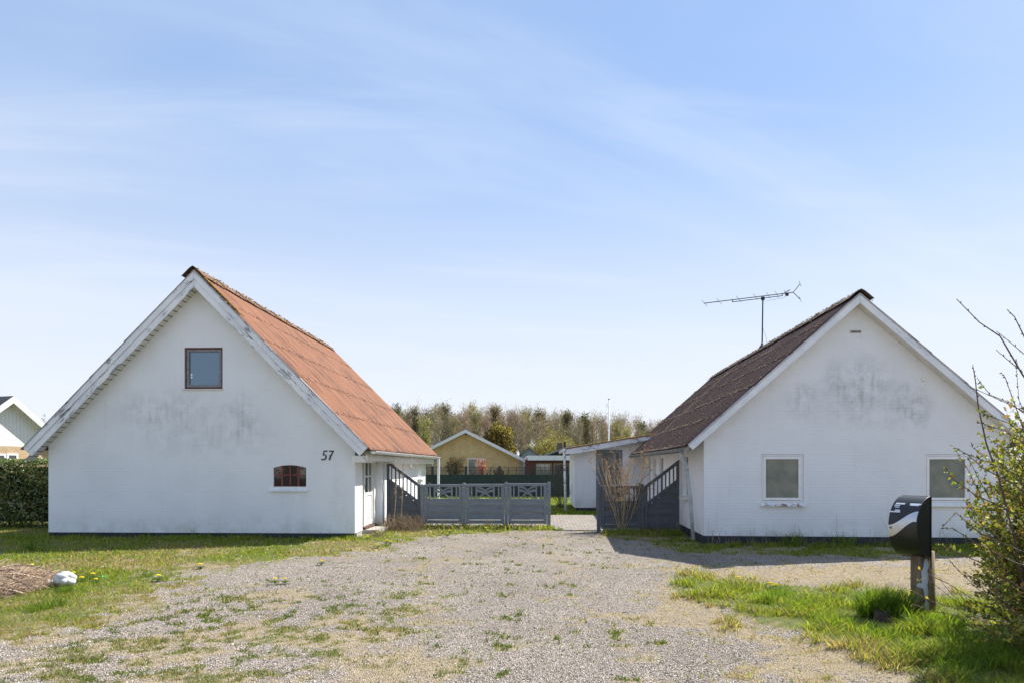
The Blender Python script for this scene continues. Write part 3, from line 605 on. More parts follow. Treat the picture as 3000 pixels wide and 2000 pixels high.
    door = fm.build('door', M['cream'], root, False, 0.004)
    la, lb = dy0+0.055, dy1-0.065; lw = lb-la; split = la+lw*0.16
    def leaf(ya, yb, nmid):
        m = MB(); xa, xb = X0-0.07, X0-0.02; st = min(0.075, (yb-ya)*0.25); z1 = zt-0.065; z0 = zb+0.005
        m.box(xa, xb, ya, ya+st, z0, z1); m.box(xa, xb, yb-st, yb, z0, z1); zr = [z0, z0+0.12, z0+0.75, z0+0.83, z0+1.22, z0+1.26, z0+1.58, z0+1.61, z1-0.08, z1]
        for k in range(0, 10, 2): m.box(xa, xb-0.002, ya+st, yb-st, zr[k], zr[k+1])
        m.box(xa, xb-0.02, ya+st, yb-st, zr[1], zr[2])
        m.box(xb-0.02, xb-0.008, ya+st+0.05, yb-st-0.05, zr[1]+0.05, zr[2]-0.05)
        if nmid: ym = (ya+yb)/2; m.box(xa+0.005, xb-0.006, ym-0.014, ym+0.014, zr[3], zr[8])
        L_ = m.build('door_leaf', M['white'], door, False, 0.003)
        g = MB(); g.box(xa+0.02, xa+0.026, ya+st, yb-st, zr[3], zr[8]); g.build('pane', M['glass_dark'], door)
    leaf(la, split-0.004, False); leaf(split+0.004, lb, True)
    h = MB(); h.tube([(X0-0.02, split+0.05, 1.12), (X0+0.035, split+0.05, 1.12), (X0+0.035, split+0.15, 1.12)], 0.011, 6); h.box(X0-0.022, X0-0.012, split+0.03, split+0.07, 1.0, 1.2); h.build('handle', M['old_zinc'], door)
    st = MB(); st.box(X0-0.1, X0+0.05, dy0, dy1, pl-0.02, pl+0.035); st.build('doorsill', M['brick_sill'], door)
    st = MB(); st.box(X0-0.08, X0+0.42, dy0-0.05, yp-0.3, -0.05, pl-0.03); st.build('doorstep', M['concrete'], root)
    # white pipe box and small fittings on the far side wall
    py, pz = fr.X(1228, 1402, 0.06); pb = MB(); pb.box(0.06, 0.20, py-0.35, py+0.45, pz-0.02, pz+0.02); pb.box(0.06, 0.14, py-0.25, py+0.3, pz-0.10, pz-0.02); pb.build('wall_box', M['white'], root, False, 0.006)
    p2 = MB(); p2.tube([(0.075, py+0.3, pz+0.02), (0.075, py+0.3, pz+0.62)], 0.018, 6); p2.tube([(0.075, py+0.3, pz+0.6), (0.12, py+0.28, pz+0.66)], 0.02, 6); p2.build('vent_pipe', M['cream'], root)
    p3 = MB(); py2, pz2 = fr.X(1180, 1360, 0.06); p3.tube([(0.075, py2, pz2-0.25), (0.075, py2, pz2)], 0.02, 6); p3.tube([(0.06, py2, pz2), (0.11, py2, pz2+0.02)], 0.03, 8); p3.build('vent_pipe', M['cream'], root)
    lw_ = MB(); lw_.tube([(ex+0.05, 4.6, zb+1.9-0.02), (ex+0.07, 4.65, 1.78), (ex+0.02, 4.7, 1.70), (ex+0.06, 4.7, 1.62)], 0.012, 5); lw_.build('loose_strip', M['white'], gt)
    return root, fr, W
HLroot, HLfr, HLW = left_house()

def right_house():
    o = G(2062, 1594); fr = Fr(o, -math.atan(50/FPX)); root = thing('white_house', 'white rendered house with dark mossy corrugated roof and stained gable', 'house', (o.x, o.y, 0), fr.yaw)
    OH = 0.26; rx, rz = fr.P(2519, 856, -OH); ex, ez = fr.P(2011, 1301, -OH); tn = (rz-ez)/(rx-ex); xc = rx; W = 2*xc; LEN = 13.1; exr = 2*xc-ex
    def under(x, d): return rz-abs(x-xc)*tn-d
    pl = 0.19; zc = under(0, 0.1)
    def wrect(x0, y0, x1, y1):
        a = fr.P(x0, y1); b = fr.P(x1, y0); return a[0], b[0], a[1], b[1]
    w1 = wrect(2230, 1330, 2354, 1471); w2 = wrect(2709, 1330, 2843, 1471)
    sx, sz = fr.P(2530, 1140); s2x, s2z = fr.P(2665, 1185); s3x, s3z = fr.P(2350, 1170)
    M['wallR'] = white_wall('white_render_right', [(sx-0.1, sz+0.05, 1.05, 0.85, 1.0), (s2x, s2z, 0.62, 0.65, 1.0), (s3x, s3z, 0.5, 0.5, 0.75), (sx+0.1, sz-0.5, 1.6, 0.45, 0.5)], amt=0.62, brick=0.6)
    mb = MB(); holes_wall(mb, [(0, pl), (W, pl), (W, zc), (xc, under(xc, 0.1)), (0, zc)], [rectp(*w1), rectp(*w2)], 0, 0.10)
    # left side wall with window openings (plane x = 0, facing -x)
    wins = []
    for (pa, pb) in ((2016, 2002), (1943, 1932), (1921, 1913), (1905, 1896)):
        ya = fr.X(pa, 1400, 0)[0]; yb = fr.X(pb, 1400, 0)[0]; wins.append((ya, yb))
    zz = [(0.92, 1.95), (0.7, 1.95), (0.95, 1.92), (0.95, 1.92)]
    holes_wall(mb, [(0.0, pl), (LEN, pl), (LEN, zc-0.03), (0.0, zc-0.03)], [rectp(a, b, z0, z1) for (a, b), (z0, z1) in zip(wins, zz)], 0, 0.12, ax=0)
    mb.box(W-0.25, W, 0.002, LEN, pl, zc-0.03); mb.prism([(0.02, pl), (W-0.02, pl), (W-0.02, zc), (xc, under(xc, 0.1)), (0.02, zc)], 1, LEN-0.2, LEN-0.002)
    mb.build('wall', M['wallR'], root)
    p = MB(); p.box(0.012, W-0.012, 0.012, 0.2, -0.1, pl); p.box(0.012, 0.2, 0.2, LEN, -0.1, pl); p.box(W-0.2, W-0.012, 0.2, LEN, -0.1, pl); p.build('plinth', M['black_tar'], root)
    y0, y1 = -OH-0.032, LEN+0.25; mb = MB()
    info = corrug(mb, xc, rz, ex-0.05, ez-0.05*tn, y0, y1, 5, seed=3); corrug(mb, xc, rz, exr+0.05, ez-0.05*tn, y0, y1, 5, seed=4)
    for xe in (ex, exr): mb.add([(xc, y0, rz-0.05), (xe, y0, ez-0.05), (xe, y1, ez-0.05), (xc, y1, rz-0.05)], [(0, 1, 2, 3)], 1)
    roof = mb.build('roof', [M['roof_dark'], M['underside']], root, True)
    ridge_caps(roof, xc, rz+0.02, y0-0.04, y1-0.1, tn, M['ridge_dark'], 12)
    tx, tz, nx, nz, L, cuts = info; mp = []
    for c in cuts[1:]:
        for k in range(640 if c < L-0.1 else 900):
            y = random.uniform(y0, y1)
            if vnoise(np.array([y*1.9]), np.array([c*3.1]), 5)[0] < 0.45 and random.random() < 0.85: continue
            s = c+random.gauss(0.0, 0.035); s = min(s, L+0.02); mp.append((xc+tx*s+nx*0.03, y, rz+tz*s+nz*0.03))
    for k in range(900):
        y = random.uniform(y0, y1); s = random.uniform(0.2, L); mp.append((xc+tx*s+nx*0.026, y, rz+tz*s+nz*0.026))
    for k in range(500):     # a streak of growth running down the middle
        s = random.uniform(0.3, L*0.8); y = 8.6-s*0.2+random.gauss(0, 0.22); mp.append((xc+tx*s+nx*0.026, y, rz+tz*s+nz*0.026))
    for k in range(1500):
        y = random.uniform(y0, y1-0.2); t = random.choice((-1, -1, 1))*random.uniform(0.0, 0.28); mp.append((xc+t, y, rz-abs(t)*tn+0.08))
    clumps('moss', M['moss_grey'], roof, mp, (0.008, 0.024))
    tmat = peeling('worn_bargeboard_paint', None, (0.32, 0.32, 0.31), 0.615, xc)
    barge(root, (xc-0.002, rz-0.010), (ex+0.02, ez-0.010+0.02*tn), -OH-0.02, (0.165,), tmat); barge(root, (xc+0.002, rz-0.010), (exr-0.02, ez-0.010+0.02*tn), -OH-0.02, (0.165,), tmat)
    sf = MB()
    for xe in (ex+0.05, exr-0.05):
        z_ = lambda x: under(x, 0.20)
        sf.add([(xc, -OH+0.012, z_(xc)), (xe, -OH+0.012, z_(xe)), (xe, 0.0, z_(xe)), (xc, 0.0, z_(xc)), (xc, -OH+0.012, z_(xc)+.02), (xe, -OH+0.012, z_(xe)+.02), (xe, 0, z_(xe)+.02), (xc, 0, z_(xc)+.02)], [(0, 1, 2, 3), (4, 5, 6, 7)])
    sf.build('soffit', M['soffit'], root)
    for i in range(13):
        r = MB(); y = 0.5+i*1.0; r.prism([(0.0, under(0, 0.16)), (ex+0.08, under(ex+0.08, 0.16)), (ex+0.08, under(ex+0.08, 0.24)), (0.0, under(0, 0.30))], 1, y, y+0.05); r.build('rafter_end', M['trim'], root)
    gz = ez-0.05*tn-0.035; gx = ex-0.075
    gutter(root, gx, gz-0.02, -OH+0.14, LEN+0.1, 0.068, M['old_zinc'], 14, -1, 0.0)
    d = MB(); yq = 0.34
    pts = [(gx, yq-0.25, gz-0.06), (gx, yq-0.25, gz-0.18), (gx+0.01, yq-0.27, gz-0.25)]
    a1 = fr.P(1997, 1325, 0.0)
    path = [fr.P(px, py, yy)+(yy,) for px, py, yy in ((1996, 1316, 0.05), (1997, 1338, 0.05), (2003, 1347, 0.0), (2010, 1362, -0.05), (2012, 1372, -0.05), (2023, 1460, -0.12), (2031, 1580, -0.2))]
    d.tube([(p[0], p[2], p[1]) for p in path], [0.040]*7, 12); d.build('downpipe', M['pipe'], root, True)
    c = MB(); c.tube([(path[4][0]-0.001, path[4][2], path[4][1]+0.02), (path[4][0]+0.003, path[4][2]-0.004, path[4][1]-0.03)], 0.047, 12); c.build('pipe_collar', M['pipe'], root, True)
    def frame(mb, x0, x1, z0, z1, t, ya, yb): mb.box(x0, x1, ya, yb, z1-t, z1); mb.box(x0, x1, ya, yb, z0, z0+t); mb.box(x0, x0+t, ya, yb, z0+t, z1-t); mb.box(x1-t, x1, ya, yb, z0+t, z1-t)
    for i, (x0, x1, z0, z1) in enumerate((w1, w2)):
        m = MB(); frame(m, x0+0.006, x1-0.006, z0+0.006, z1-0.006, 0.034, 0.012, 0.09); win = m.build('window', M['white'], root, False, 0.003)
        m = MB(); frame(m, x0+0.044, x1-0.044, z0+0.05, z1-0.044, 0.055, 0.004, 0.075); m.build('sash', M['white'], win, False, 0.004)
        m = MB(); m.box(x0+0.099, x1-0.099, 0.035, 0.05, z0+0.105, z1-0.099); m.build('pane', M['frosted'], win)
        m = MB(); m.box(x0+0.044, x1-0.044, 0.02, 0.03, z0+0.04, z0+0.05); m.build('weather_strip', M['dark_slot'], win)
        m = MB(); m.prism([(-0.075, z0-0.075), (-0.075, z0-0.05), (0.03, z0+0.004), (0.03, z0-0.075)], 0, x0-0.02, x1+0.03)
        s = m.build('sill', M['white'] if i else peeling('rusting_sill', (9, 9, 16), (0.22, 0.12, 0.05), 0.50), win)
    for (a, b), (z0, z1) in zip(wins, zz):
        m = MB(); t = 0.05
        m.box(0.05, 0.11, a, b, z1-t, z1-0.001); m.box(0.05, 0.11, a, b, z0+0.001, z0+t); m.box(0.05, 0.11, a, a+t, z0+t, z1-t); m.box(0.05, 0.11, b-t, b, z0+t, z1-t); win = m.build('window', M['white'], root)
        m = MB(); m.box(0.08, 0.09, a+t, b-t, z0+t, z1-t); m.build('pane', M['glass_dark'], win)
        m = MB(); m.box(-0.10, 0.04, a-0.04, b+0.04, z0-0.05, z0-0.002); m.build('sill', M['cream'], win)
    vx, vz = fr.P(2490, 977); vx1, vz1 = fr.P(2523, 967)
    m = MB(); m.box(vx, vx1, -0.012, -0.0005, vz, vz1); v = m.build('vent', M['soffit'], root)
    m = MB()
    for k in range(9): x = vx+0.02+(vx1-vx-0.04)*k/8; m.box(x-0.008, x+0.008, -0.0145, -0.0125, vz+0.012, vz1-0.012)
    m.build('slots', M['dark_slot'], v)
    bx, bz = fr.P(2705, 1110); m = MB(); m.tube([(bx, -0.03, bz), (bx, -0.0005, bz)], [0.045, 0.05], 8); m.build('junction_cap', M['cream'], root)
    m = MB(); qx, qz = fr.P(2684, 1055); m.tube([(qx, -0.04, qz), (qx, -0.0005, qz)], 0.014, 6); m.build('hook', M['cream'], root)
    return root, fr, dict(xc=xc, rz=rz, tn=tn, W=W, LEN=LEN, pl=pl)
HRroot, HRfr, HR = right_house()

# ------------------------------------------------------------------ lean-to wing beside the right house
def wing():
    o = D(1683, 1360, 24.9); fr = Fr(o, R(0.3)); root = thing('house_wing', 'low white lean-to wing with grey door and mossy sloping roof', 'building', (o.x, o.y, 0), fr.yaw)
    xr = HRfr.o.x - o.x + 0.55; z0 = fr.P(1690, 1322)[1]; x1, z1 = fr.P(1915, 1284)
    z1 = z0+(z1-z0)*xr/x1
    dx0, dz1 = fr.P(1746, 1316); dx1, _ = fr.P(1824, 1316); pl = fr.P(1700, 1486)[1]
    mw = white_wall('white_render_wing', [(0.2, 0.3, 0.4, 0.3, 0.4)], amt=0.4, brick=0.3)
    mb = MB(); holes_wall(mb, [(0.06, pl), (dx0, pl), (dx0, dz1), (dx1, dz1), (dx1, pl), (xr, pl), (xr, z1), (0.06, z0)], [], 0, 0.1)
    mb.add([(dx0, 0, pl), (dx0, 0.12, pl), (dx0, 0.12, dz1), (dx0, 0, dz1), (dx1, 0, dz1), (dx1, 0.12, dz1), (dx1, 0, pl), (dx1, 0.12, pl)], [(0, 1, 2, 3), (3, 2, 5, 4), (4, 5, 7, 6)])
    mb.box(0.06, 0.25, 0.001, 4.0, pl, z0); mb.box(0.0, 0.06, -0.01, 4.0, pl, z0-0.03); mb.build('wall', mw, root)
    m = MB(); m.box(0.07, dx0, 0.012, 3.9, -0.1, pl); m.box(dx1, xr, 0.012, 0.2, -0.1, pl); m.build('plinth', M['black_tar'], root)
    f = MB(); t = 0.13; f.box(dx0, dx0+t, 0.03, 0.11, 0.02, dz1); f.box(dx1-t, dx1, 0.03, 0.11, 0.02, dz1); f.box(dx0+t, dx1-t, 0.03, 0.11, dz1-t, dz1); f.box(dx0+t, dx1-t, 0.035, 0.1, 0.02, 0.35)
    d = f.build('door', M['grey_frame'], root, False, 0.006); m = MB(); m.box(dx0+t, dx1-t, 0.06, 0.07, 0.35, dz1-t); m.build('pane', plain('dim_door_glass', (0.16, 0.17, 0.165), 0.2, var=0.3, scale=3), d)
    xl = fr.P(1655, 1310, -0.35)[0]; sl_ = (z1-z0)/xr; ztop = lambda x: z0+0.16+sl_*x
    m = MB(); nn = 40
    def fn(u, v):
        x = xl+(xr+0.3-xl)*u; y = -0.42+4.6*v; return (x, y, ztop(x)+0.015*math.cos(2*math.pi*y/0.16)*0.5)
    m.grid(fn, 20, 60); m.grid(lambda u, v: (xl+(xr+0.3-xl)*u, -0.42, ztop(xl+(xr+0.3-xl)*u)+0.0075-0.03*v), 20, 1)
    roof = m.build('roof', M['ridge_red'], root)
    mp = [(x, -0.42+abs(random.gauss(0, 0.25)), ztop(x)+0.015) for x in [random.uniform(xl, xr) for _ in range(500)]]; clumps('moss', M['moss_grn'], roof, mp, (0.015, 0.035))
    m = MB(); m.prism([(xl+0.02, ztop(xl)-0.02), (xr+0.2, ztop(xr+0.2)-0.02), (xr+0.2, ztop(xr+0.2)-0.17), (xl+0.5, ztop(xl+0.5)-0.24), (xl+0.02, ztop(xl)-0.2)], 1, -0.40, -0.37); m.build('bargeboard', M['trim_bad'], root)
    m = MB(); m.prism([(xl+0.05, ztop(xl)-0.03), (xr+0.2, ztop(xr+0.2)-0.03), (xr+0.2, ztop(xr+0.2)-0.13), (xl+0.05, ztop(xl)-0.15)], 1, -0.36, 0.0); m.build('soffit', M['soffit'], root)
    m = MB(); p0 = fr.P(1650, 1318, -0.3); p1 = fr.P(1655, 1340, -0.3); p2 = fr.P(1655, 1400, -0.3)
    m.tube([(xl-0.02, -0.3, ztop(xl)-0.08), (xl-0.02, -0.3, ztop(xl)-0.22), (p1[0]-0.01, -0.28, p1[1]), (p2[0], -0.26, p2[1]), (p2[0]+0.03, -0.26, 0.02)], [0.055, 0.05, 0.045, 0.045, 0.045], 8); m.build('downpipe', M['trim_bad'], root, True)
    m = MB(); m.tube([(xl-0.04, -0.42, ztop(xl)-0.06), (xl-0.04, 4.0, ztop(xl)-0.06)], 0.06, 8); m.build('gutter', M['trim_bad'], root, True)
wing()

# ------------------------------------------------------------------ garden fences
def fence_panel(parent, a, b, z0, zm, z1, mat, ny=0.0):
    """a straight panel with an open upper field from a to b (local x); fence runs along x, faces -y"""
    st = 0.085; m = MB(); m.box(a, a+st, -0.03, 0.03, z0, z1-0.001); m.box(b-st, b, -0.03, 0.03, z0, z1-0.001); m.box(a+0.0, b, -0.034, 0.034, z1-0.075, z1); m.box(a+st, b-st, -0.027, 0.027, zm-0.06, zm)
    p = m.build('fence_panel', mat, parent, False, 0.008)
    s = MB(); n = 6; h = (zm-0.06-z0)/n
    for i in range(n):
        zz = z0+i*h; off = -0.022 if i % 2 else 0.008
        s.box(a+st, b-st, off, off+0.014, zz+(0.010 if i == 1 else -0.008 if i % 2 else 0.004), zz+h+(0.006 if i % 2 else -0.004))
    s.build('slats', mat, p, False, 0.003)
    w = b-a; iw = w-2*st; x0 = a+st
    for f in (0.075, 0.225, 0.775, 0.925):
        q = MB(); x = x0+iw*f; q.box(x-0.019, x+0.019, -0.016, 0.016, zm, z1-0.075); q.build('baluster', mat, p)
    r = MB(); xa, xb = x0+iw*0.25, x0+iw*0.75; zt, zb = z1-0.075, zm
    H = zt-zb; k = 0
    for sx in (1, -1):
        for dz in (0.0, 0.34):
            pts = []; wd = []
            for i in range(9):
                t = i/8; x = xa+(xb-xa)*(t*0.94 if sx > 0 else 1-t*0.94)
                z = zt-0.02*H-H*dz*(1-t*0.35) - H*(1-dz*0.6)*(t**1.75)*1.0; z = max(z, zb); pts.append((x, z)); wd.append(0.030*(1-t)+0.010)
            up = [(p_[0], min(p_[1]+w_*0.9, zt)) for p_, w_ in zip(pts, wd)]; dn = [(p_[0], max(p_[1]-w_*0.9, zb)) for p_, w_ in zip(pts, wd)]
            y = -0.012+0.007*k
            for i in range(8): r.prism([dn[i], dn[i+1], up[i+1], up[i]], 1, y, y+0.016)
            k += 1
    r.build('ornament', mat, p)
    return p
def slant_panel(parent, a, b, za, zb, mat, z0=0.05):
    """a sloping panel: height za at x=a, zb at x=b"""
    st = 0.075; hi_left = za > zb; m = MB()
    zf = lambda x, d=0.0: za+(zb-za)*(x-a)/(b-a)-d
    m.box(a, a+st, -0.03, 0.03, z0, zf(a+st if hi_left else a)-0.0); m.box(b-st, b, -0.03, 0.03, z0, zf(b if hi_left else b-st))
    th = 0.10; dr = 0.46
    m.prism([(a, zf(a)), (b, zf(b)), (b, zf(b)-th), (a, zf(a)-th)], 1, -0.034, 0.034); m.prism([(a+st, zf(a+st)-dr), (b-st, zf(b-st)-dr), (b-st, zf(b-st)-dr-th), (a+st, zf(a+st)-dr-th)], 1, -0.027, 0.027)
    p = m.build('fence_panel', mat, parent, False, 0.007)
    for i in range(7):
        q = MB(); x = a+st+(b-a-2*st)*(i+0.6)/7.3; q.prism([(x-0.016, zf(x-0.016)-th), (x+0.016, zf(x+0.016)-th), (x+0.016, zf(x+0.016)-dr), (x-0.016, zf(x-0.016)-dr)], 1, -0.015, 0.015); q.build('baluster', mat, p)
    s = MB(); h = 0.135; zz = z0; i = 0
    while zz < max(za, zb)-dr-th:
        ztop = zz+h+0.005; off = -0.012 if i % 2 else 0.006
        def cl(x): return min(ztop, zf(x)-dr-th+0.01)
        xs = [a+st, b-st]
        poly = [(a+st, zz), (b-st, zz)]
        # clip the board by the sloping rail
        top = []
        for k in range(13):
            x = b-st+(a-b+2*st)*k/12; t = cl(x)
            if t > zz: top.append((x, t))
        if len(top) > 1:
            s.prism([(top[-1][0], zz), (top[0][0], zz)]+top, 1, off, off+0.014)
        zz += h; i += 1
    s.build('slats', mat, p)
    return p
def post(parent, x, ztop, mat, w=0.095):
    m = MB(); m.box(x-w/2, x+w/2, -w/2, w/2, -0.05, ztop-0.03); m.box(x-w/2+0.012, x+w/2-0.012, -w/2+0.012, w/2-0.012, ztop-0.03, ztop-0.012); m.box(x-w/2+0.03, x+w/2-0.03, -w/2+0.03, w/2-0.03, ztop-0.012, ztop)
    return m.build('post', mat, parent, False, 0.012)
def fences():
    o = D(1240, 1360, 18.55); fr = Fr(o, R(1.2)); root = thing('garden_fence', 'blue grey wooden fence of three ornamented panels beside orange-roofed house', 'fence', (o.x, o.y, 0), fr.yaw)
    X = lambda px: fr.P(px, 1450)[0]; Z = lambda py: fr.P(1430, py)[1]; mt = M['fencewood']
    for pa, pb, t in ((1243, 1353, 1417), (1365, 1477, 1416), (1489, 1602, 1414)): fence_panel(root, X(pa), X(pb), 0.10, Z(1459), Z(t), mt)
    for px, t in ((1237, 1416), (1359, 1412), (1483, 1410), (1608, 1409)): post(root, X(px), Z(t), mt)
    slant_panel(root, X(1133), X(1231), fr.P(1137, 1345)[1], fr.P(1231, 1418)[1], M['darkwood'])
    o = D(1757, 1360, 17.35); fr2 = Fr(o, R(0.5)); root = thing('garden_fence', 'dark grey wooden fence behind the twiggy shrub by dark-roofed house', 'fence', (o.x, o.y, 0), fr2.yaw)
    X = lambda px: fr2.P(px, 1450)[0]; Z = lambda py: fr2.P(1860, py)[1]; mt = M['darkwood']
    fence_panel(root, X(1761), X(1874), 0.08, Z(1465), Z(1421), mt); post(root, X(1754), Z(1414), mt); post(root, X(1881), Z(1416), mt)
    slant_panel(root, X(1888), X(1990), fr2.P(1888, 1422)[1], fr2.P(1987, 1344)[1], mt)
fences()
def green_fence():
    o = D(1240, 1360, 35.5); root = thing('green_fence', 'dark green wooden fence with trellis top across the back of the garden', 'fence', (o.x, o.y, 0), 0.0)
    fr = Fr(o, 0.0); x0 = fr.P(1170, 1400)[0]; sp = 1.745; zt = 1.60; zs = 1.18; xp = fr.P(1365, 1400)[0]-3*sp
    for i in range(7):
        a, b = xp+i*sp+0.05, xp+(i+1)*sp-0.05
        m = MB()
        for k in range(9): zz = 0.05+k*0.125; m.box(a, b, -0.01+0.012*(k % 2), 0.006+0.012*(k % 2), zz, zz+0.135)
        m.box(a, b, -0.02, 0.02, zs-0.02, zs+0.02)
        pn = m.build('fence_panel', M['greenwood'], root)
        t = MB()
        for k in range(5): zz = zs+0.07+k*0.075; t.box(a, b, -0.008, 0.008, zz, zz+0.020)
        for k in range(5): x = a+(b-a)*k/4; t.box(x-0.014, x+0.014, 0.009, 0.02, zs+0.02, zt-0.02)
        t.build('trellis', M['greenwood'], pn)
    for i in range(8):
        m = MB(); x = xp+i*sp; m.box(x-0.055, x+0.055, -0.055, 0.055, -0.05, zt+0.03); m.build('post', M['greenwood'], root)
green_fence()

# ------------------------------------------------------------------ houses further off
def rr(mb, x0, x1, y0, y1, z0, z1): mb.box(x0, x1, y0, y1, z0, z1); return mb
def gable_shell(root, w, wall_z, apex, length, wallmat, roofmat_, trim, oh=0.4, side=0.45, bw=0.22):
    xc = w/2; tn = (apex-wall_z)/(w/2)
    m = MB(); m.prism([(0, 0), (w, 0), (w, wall_z), (xc, apex), (0, wall_z)], 1, 0, length); m.build('wall', wallmat, root)
    zr = apex+0.12; xe = side; m = MB()
    for s in (-1, 1):
        x1 = xc+s*(w/2+xe); z1 = zr-(w/2+xe)*tn
        m.prism([(xc, zr), (x1, z1), (x1, z1-0.08), (xc, zr-0.08)], 1, -oh, length+oh)
    m.build('roof', roofmat_, root)
    for s in (-1, 1):
        m = MB(); x1 = xc+s*(w/2+xe+0.02); z1 = zr-(w/2+xe+0.02)*tn
        m.prism([(xc, zr-0.02), (x1, z1-0.02), (x1, z1-0.02-bw), (xc, zr-0.02-bw)], 1, -oh-0.03, -oh-0.001); m.build('bargeboard', trim, root)
    m = MB(); 
    for s in (-1, 1):
        x1 = xc+s*(w/2+xe-0.03); z1 = zr-(w/2+xe-0.03)*tn; m.prism([(xc, zr-0.10), (x1, z1-0.10), (x1, z1-0.13), (xc, zr-0.13)], 1, -oh, -0.002)
    m.build('soffit', trim, root)
    return xc, tn
def window(root, x0, x1, z0, z1, pane, fm, y=-0.02, bars=0):
    m = MB(); t = 0.07; m.box(x0, x1, y, 0.02, z1-t, z1); m.box(x0, x1, y, 0.02, z0, z0+t); m.box(x0, x0+t, y, 0.02, z0+t, z1-t); m.box(x1-t, x1, y, 0.02, z0+t, z1-t)
    for k in range(bars): x = x0+(x1-x0)*(k+1)/(bars+1); m.box(x-0.035, x+0.035, y, 0.02, z0+t, z1-t)
    wn = m.build('window', fm, root); m = MB(); m.box(x0+t, x1-t, y+0.02, 0.01, z0+t, z1-t); m.build('pane', pane, wn); return wn
def far_houses():
    rm = plain('far_red_roof', (0.36, 0.20, 0.16), 0.85, var=0.2); dk = plain('far_dark_roof', (0.055, 0.06, 0.065), 0.8, var=0.2); gw = plain('far_white_trim', (0.70, 0.72, 0.74), 0.6, var=0.05)
    # yellow brick house
    dep = 52.0; o = D(1198, 1360, dep); fr = Fr(o, R(2.0)); root = thing('brick_house', 'yellow brick gable house with white bargeboards behind the green fence', 'house', (o.x, o.y, 0), fr.yaw)
    w_ = fr.P(1532, 1360)[0]; apx = fr.P(1365, 1262)[1]; wz = fr.P(1532, 1345)[1]
    gable_shell(root, w_, wz, apx, 14, M['ybrick'], rm, gw, 0.5, 0.40, 0.24)
    x0, z1 = fr.P(1370, 1341); x1, z0 = fr.P(1418, 1400); window(root, x0, x1, z0, z1, glass('far_pane_pale', (0.42, 0.44, 0.46), 0.25), gw)
    x0, z1 = fr.P(1244, 1341); x1, z0 = fr.P(1290, 1400); window(root, x0, x1, z0, z1, glass('far_pane', (0.10, 0.10, 0.11), 0.35), gw, bars=1)
    vx, vz = fr.P(1366, 1270); m = MB(); m.tube([(vx, -0.03, vz), (vx, 0.0, vz)], 0.07, 10); m.build('vent', M['dark_slot'], root)
    px_, pz_ = fr.P(1519, 1345); m = MB(); m.box(px_, w_+0.01, -0.03, 0.0, 0, pz_); m.build('brick_pier', M['ybrick2'], root)
    gx, gz = fr.P(1545, 1338, -0.5); m = MB(); m.tube([(gx, -0.5, gz), (gx, 13, gz)], 0.09, 8); m.build('gutter', gw, root, True)
    a = [fr.P(*p, -0.4) for p in ((1548, 1340), (1546, 1350), (1537, 1362), (1536, 1410))]; m = MB(); m.tube([(q[0], -0.4, q[1]) for q in a], 0.05, 8); m.build('downpipe', gw, root, True)
    # flat roofed red timber wing
    o = D(1538, 1360, 50.0); fr = Fr(o, R(-3.0)); root = thing('timber_annex', 'red timber annex with white flat-roof fascia beside yellow brick house', 'building', (o.x, o.y, 0), fr.yaw)
    red = fencemat('red_timber', (0.075, 0.022, 0.02), (0.11, 0.032, 0.028)); x1 = fr.P(1760, 1360)[0]; zt = fr.P(1600, 1345)[1]
    m = MB(); m.box(0, x1, 0, 6, 0, zt); m.build('wall', red, root)
    a = fr.P(1546, 1333, -0.4); b = fr.P(1546, 1347, -0.4); m = MB(); m.box(a[0], x1+0.3, -0.4, 6.3, b[1], a[1]); m.build('roof_fascia', gw, root)
    pn = glass('far_curtained_pane', (0.45, 0.42, 0.36), 0.15); fm = plain('tan_frame', (0.30, 0.22, 0.13), 0.7)
    for p, q in ((1570, 1616), (1622, 1669), (1676, 1720)):
        xa, za = fr.P(p, 1356); xb, zb = fr.P(q, 1392); window(root, xa, xb, zb, za, pn, fm)
    # grey shed and dark roofed house beyond
    o = D(1527, 1360, 80); fr = Fr(o, R(0)); root = thing('shed', 'small grey shed with low gable beyond the timber annex', 'building', (o.x, o.y, 0)); w_ = fr.P(1572, 1360)[0]
    gable_shell(root, w_, fr.P(1527, 1330)[1], fr.P(1549, 1311)[1], 6, plain('shed_grey', (0.30, 0.34, 0.36), 0.8), plain('shed_roof_green', (0.075, 0.09, 0.085), 0.85), plain('shed_trim', (0.10, 0.12, 0.115), 0.7), 0.3, 0.35, 0.12)
    o = D(1585, 1360, 70); fr = Fr(o, R(0)); root = thing('dark_house', 'house with black gable and brick chimney behind the timber annex', 'house', (o.x, o.y, 0)); w_ = fr.P(1760, 1360)[0]
    gable_shell(root, w_, fr.P(1590, 1338)[1], fr.P(1668, 1306)[1], 9, plain('black_boards', (0.025, 0.027, 0.035), 0.8), plain('blue_grey_roof', (0.20, 0.23, 0.27), 0.7), plain('blue_grey_edge', (0.22, 0.25, 0.29), 0.7), 0.5, 0.6, 0.14)
    a = fr.P(1631, 1296, 3); b = fr.P(1648, 1325, 3); m = MB(); m.box(a[0], b[0], 3, 3.7, b[1]-1, a[1]); m.build('chimney', brickmat('chimney_brick', (0.16, 0.13, 0.09), (0.12, 0.10, 0.07), (0.18, 0.16, 0.12)), root)
    a = fr.P(1651, 1292, 2.5); b = fr.P(1658, 1312, 2.5); m = MB(); m.box(a[0], b[0], 2.5, 2.8, b[1]-1, a[1]); m.build('flue', M['black'], root)
    # neighbour on the far left; its gable is turned towards the sun
    ap = D(22, 1360, 27.0); dr_ = math.atan2(0.53, 0.85)  # gable normal (0.85,-0.53)
    yaw = math.atan2(0.96, 0.28); w_ = 8.0
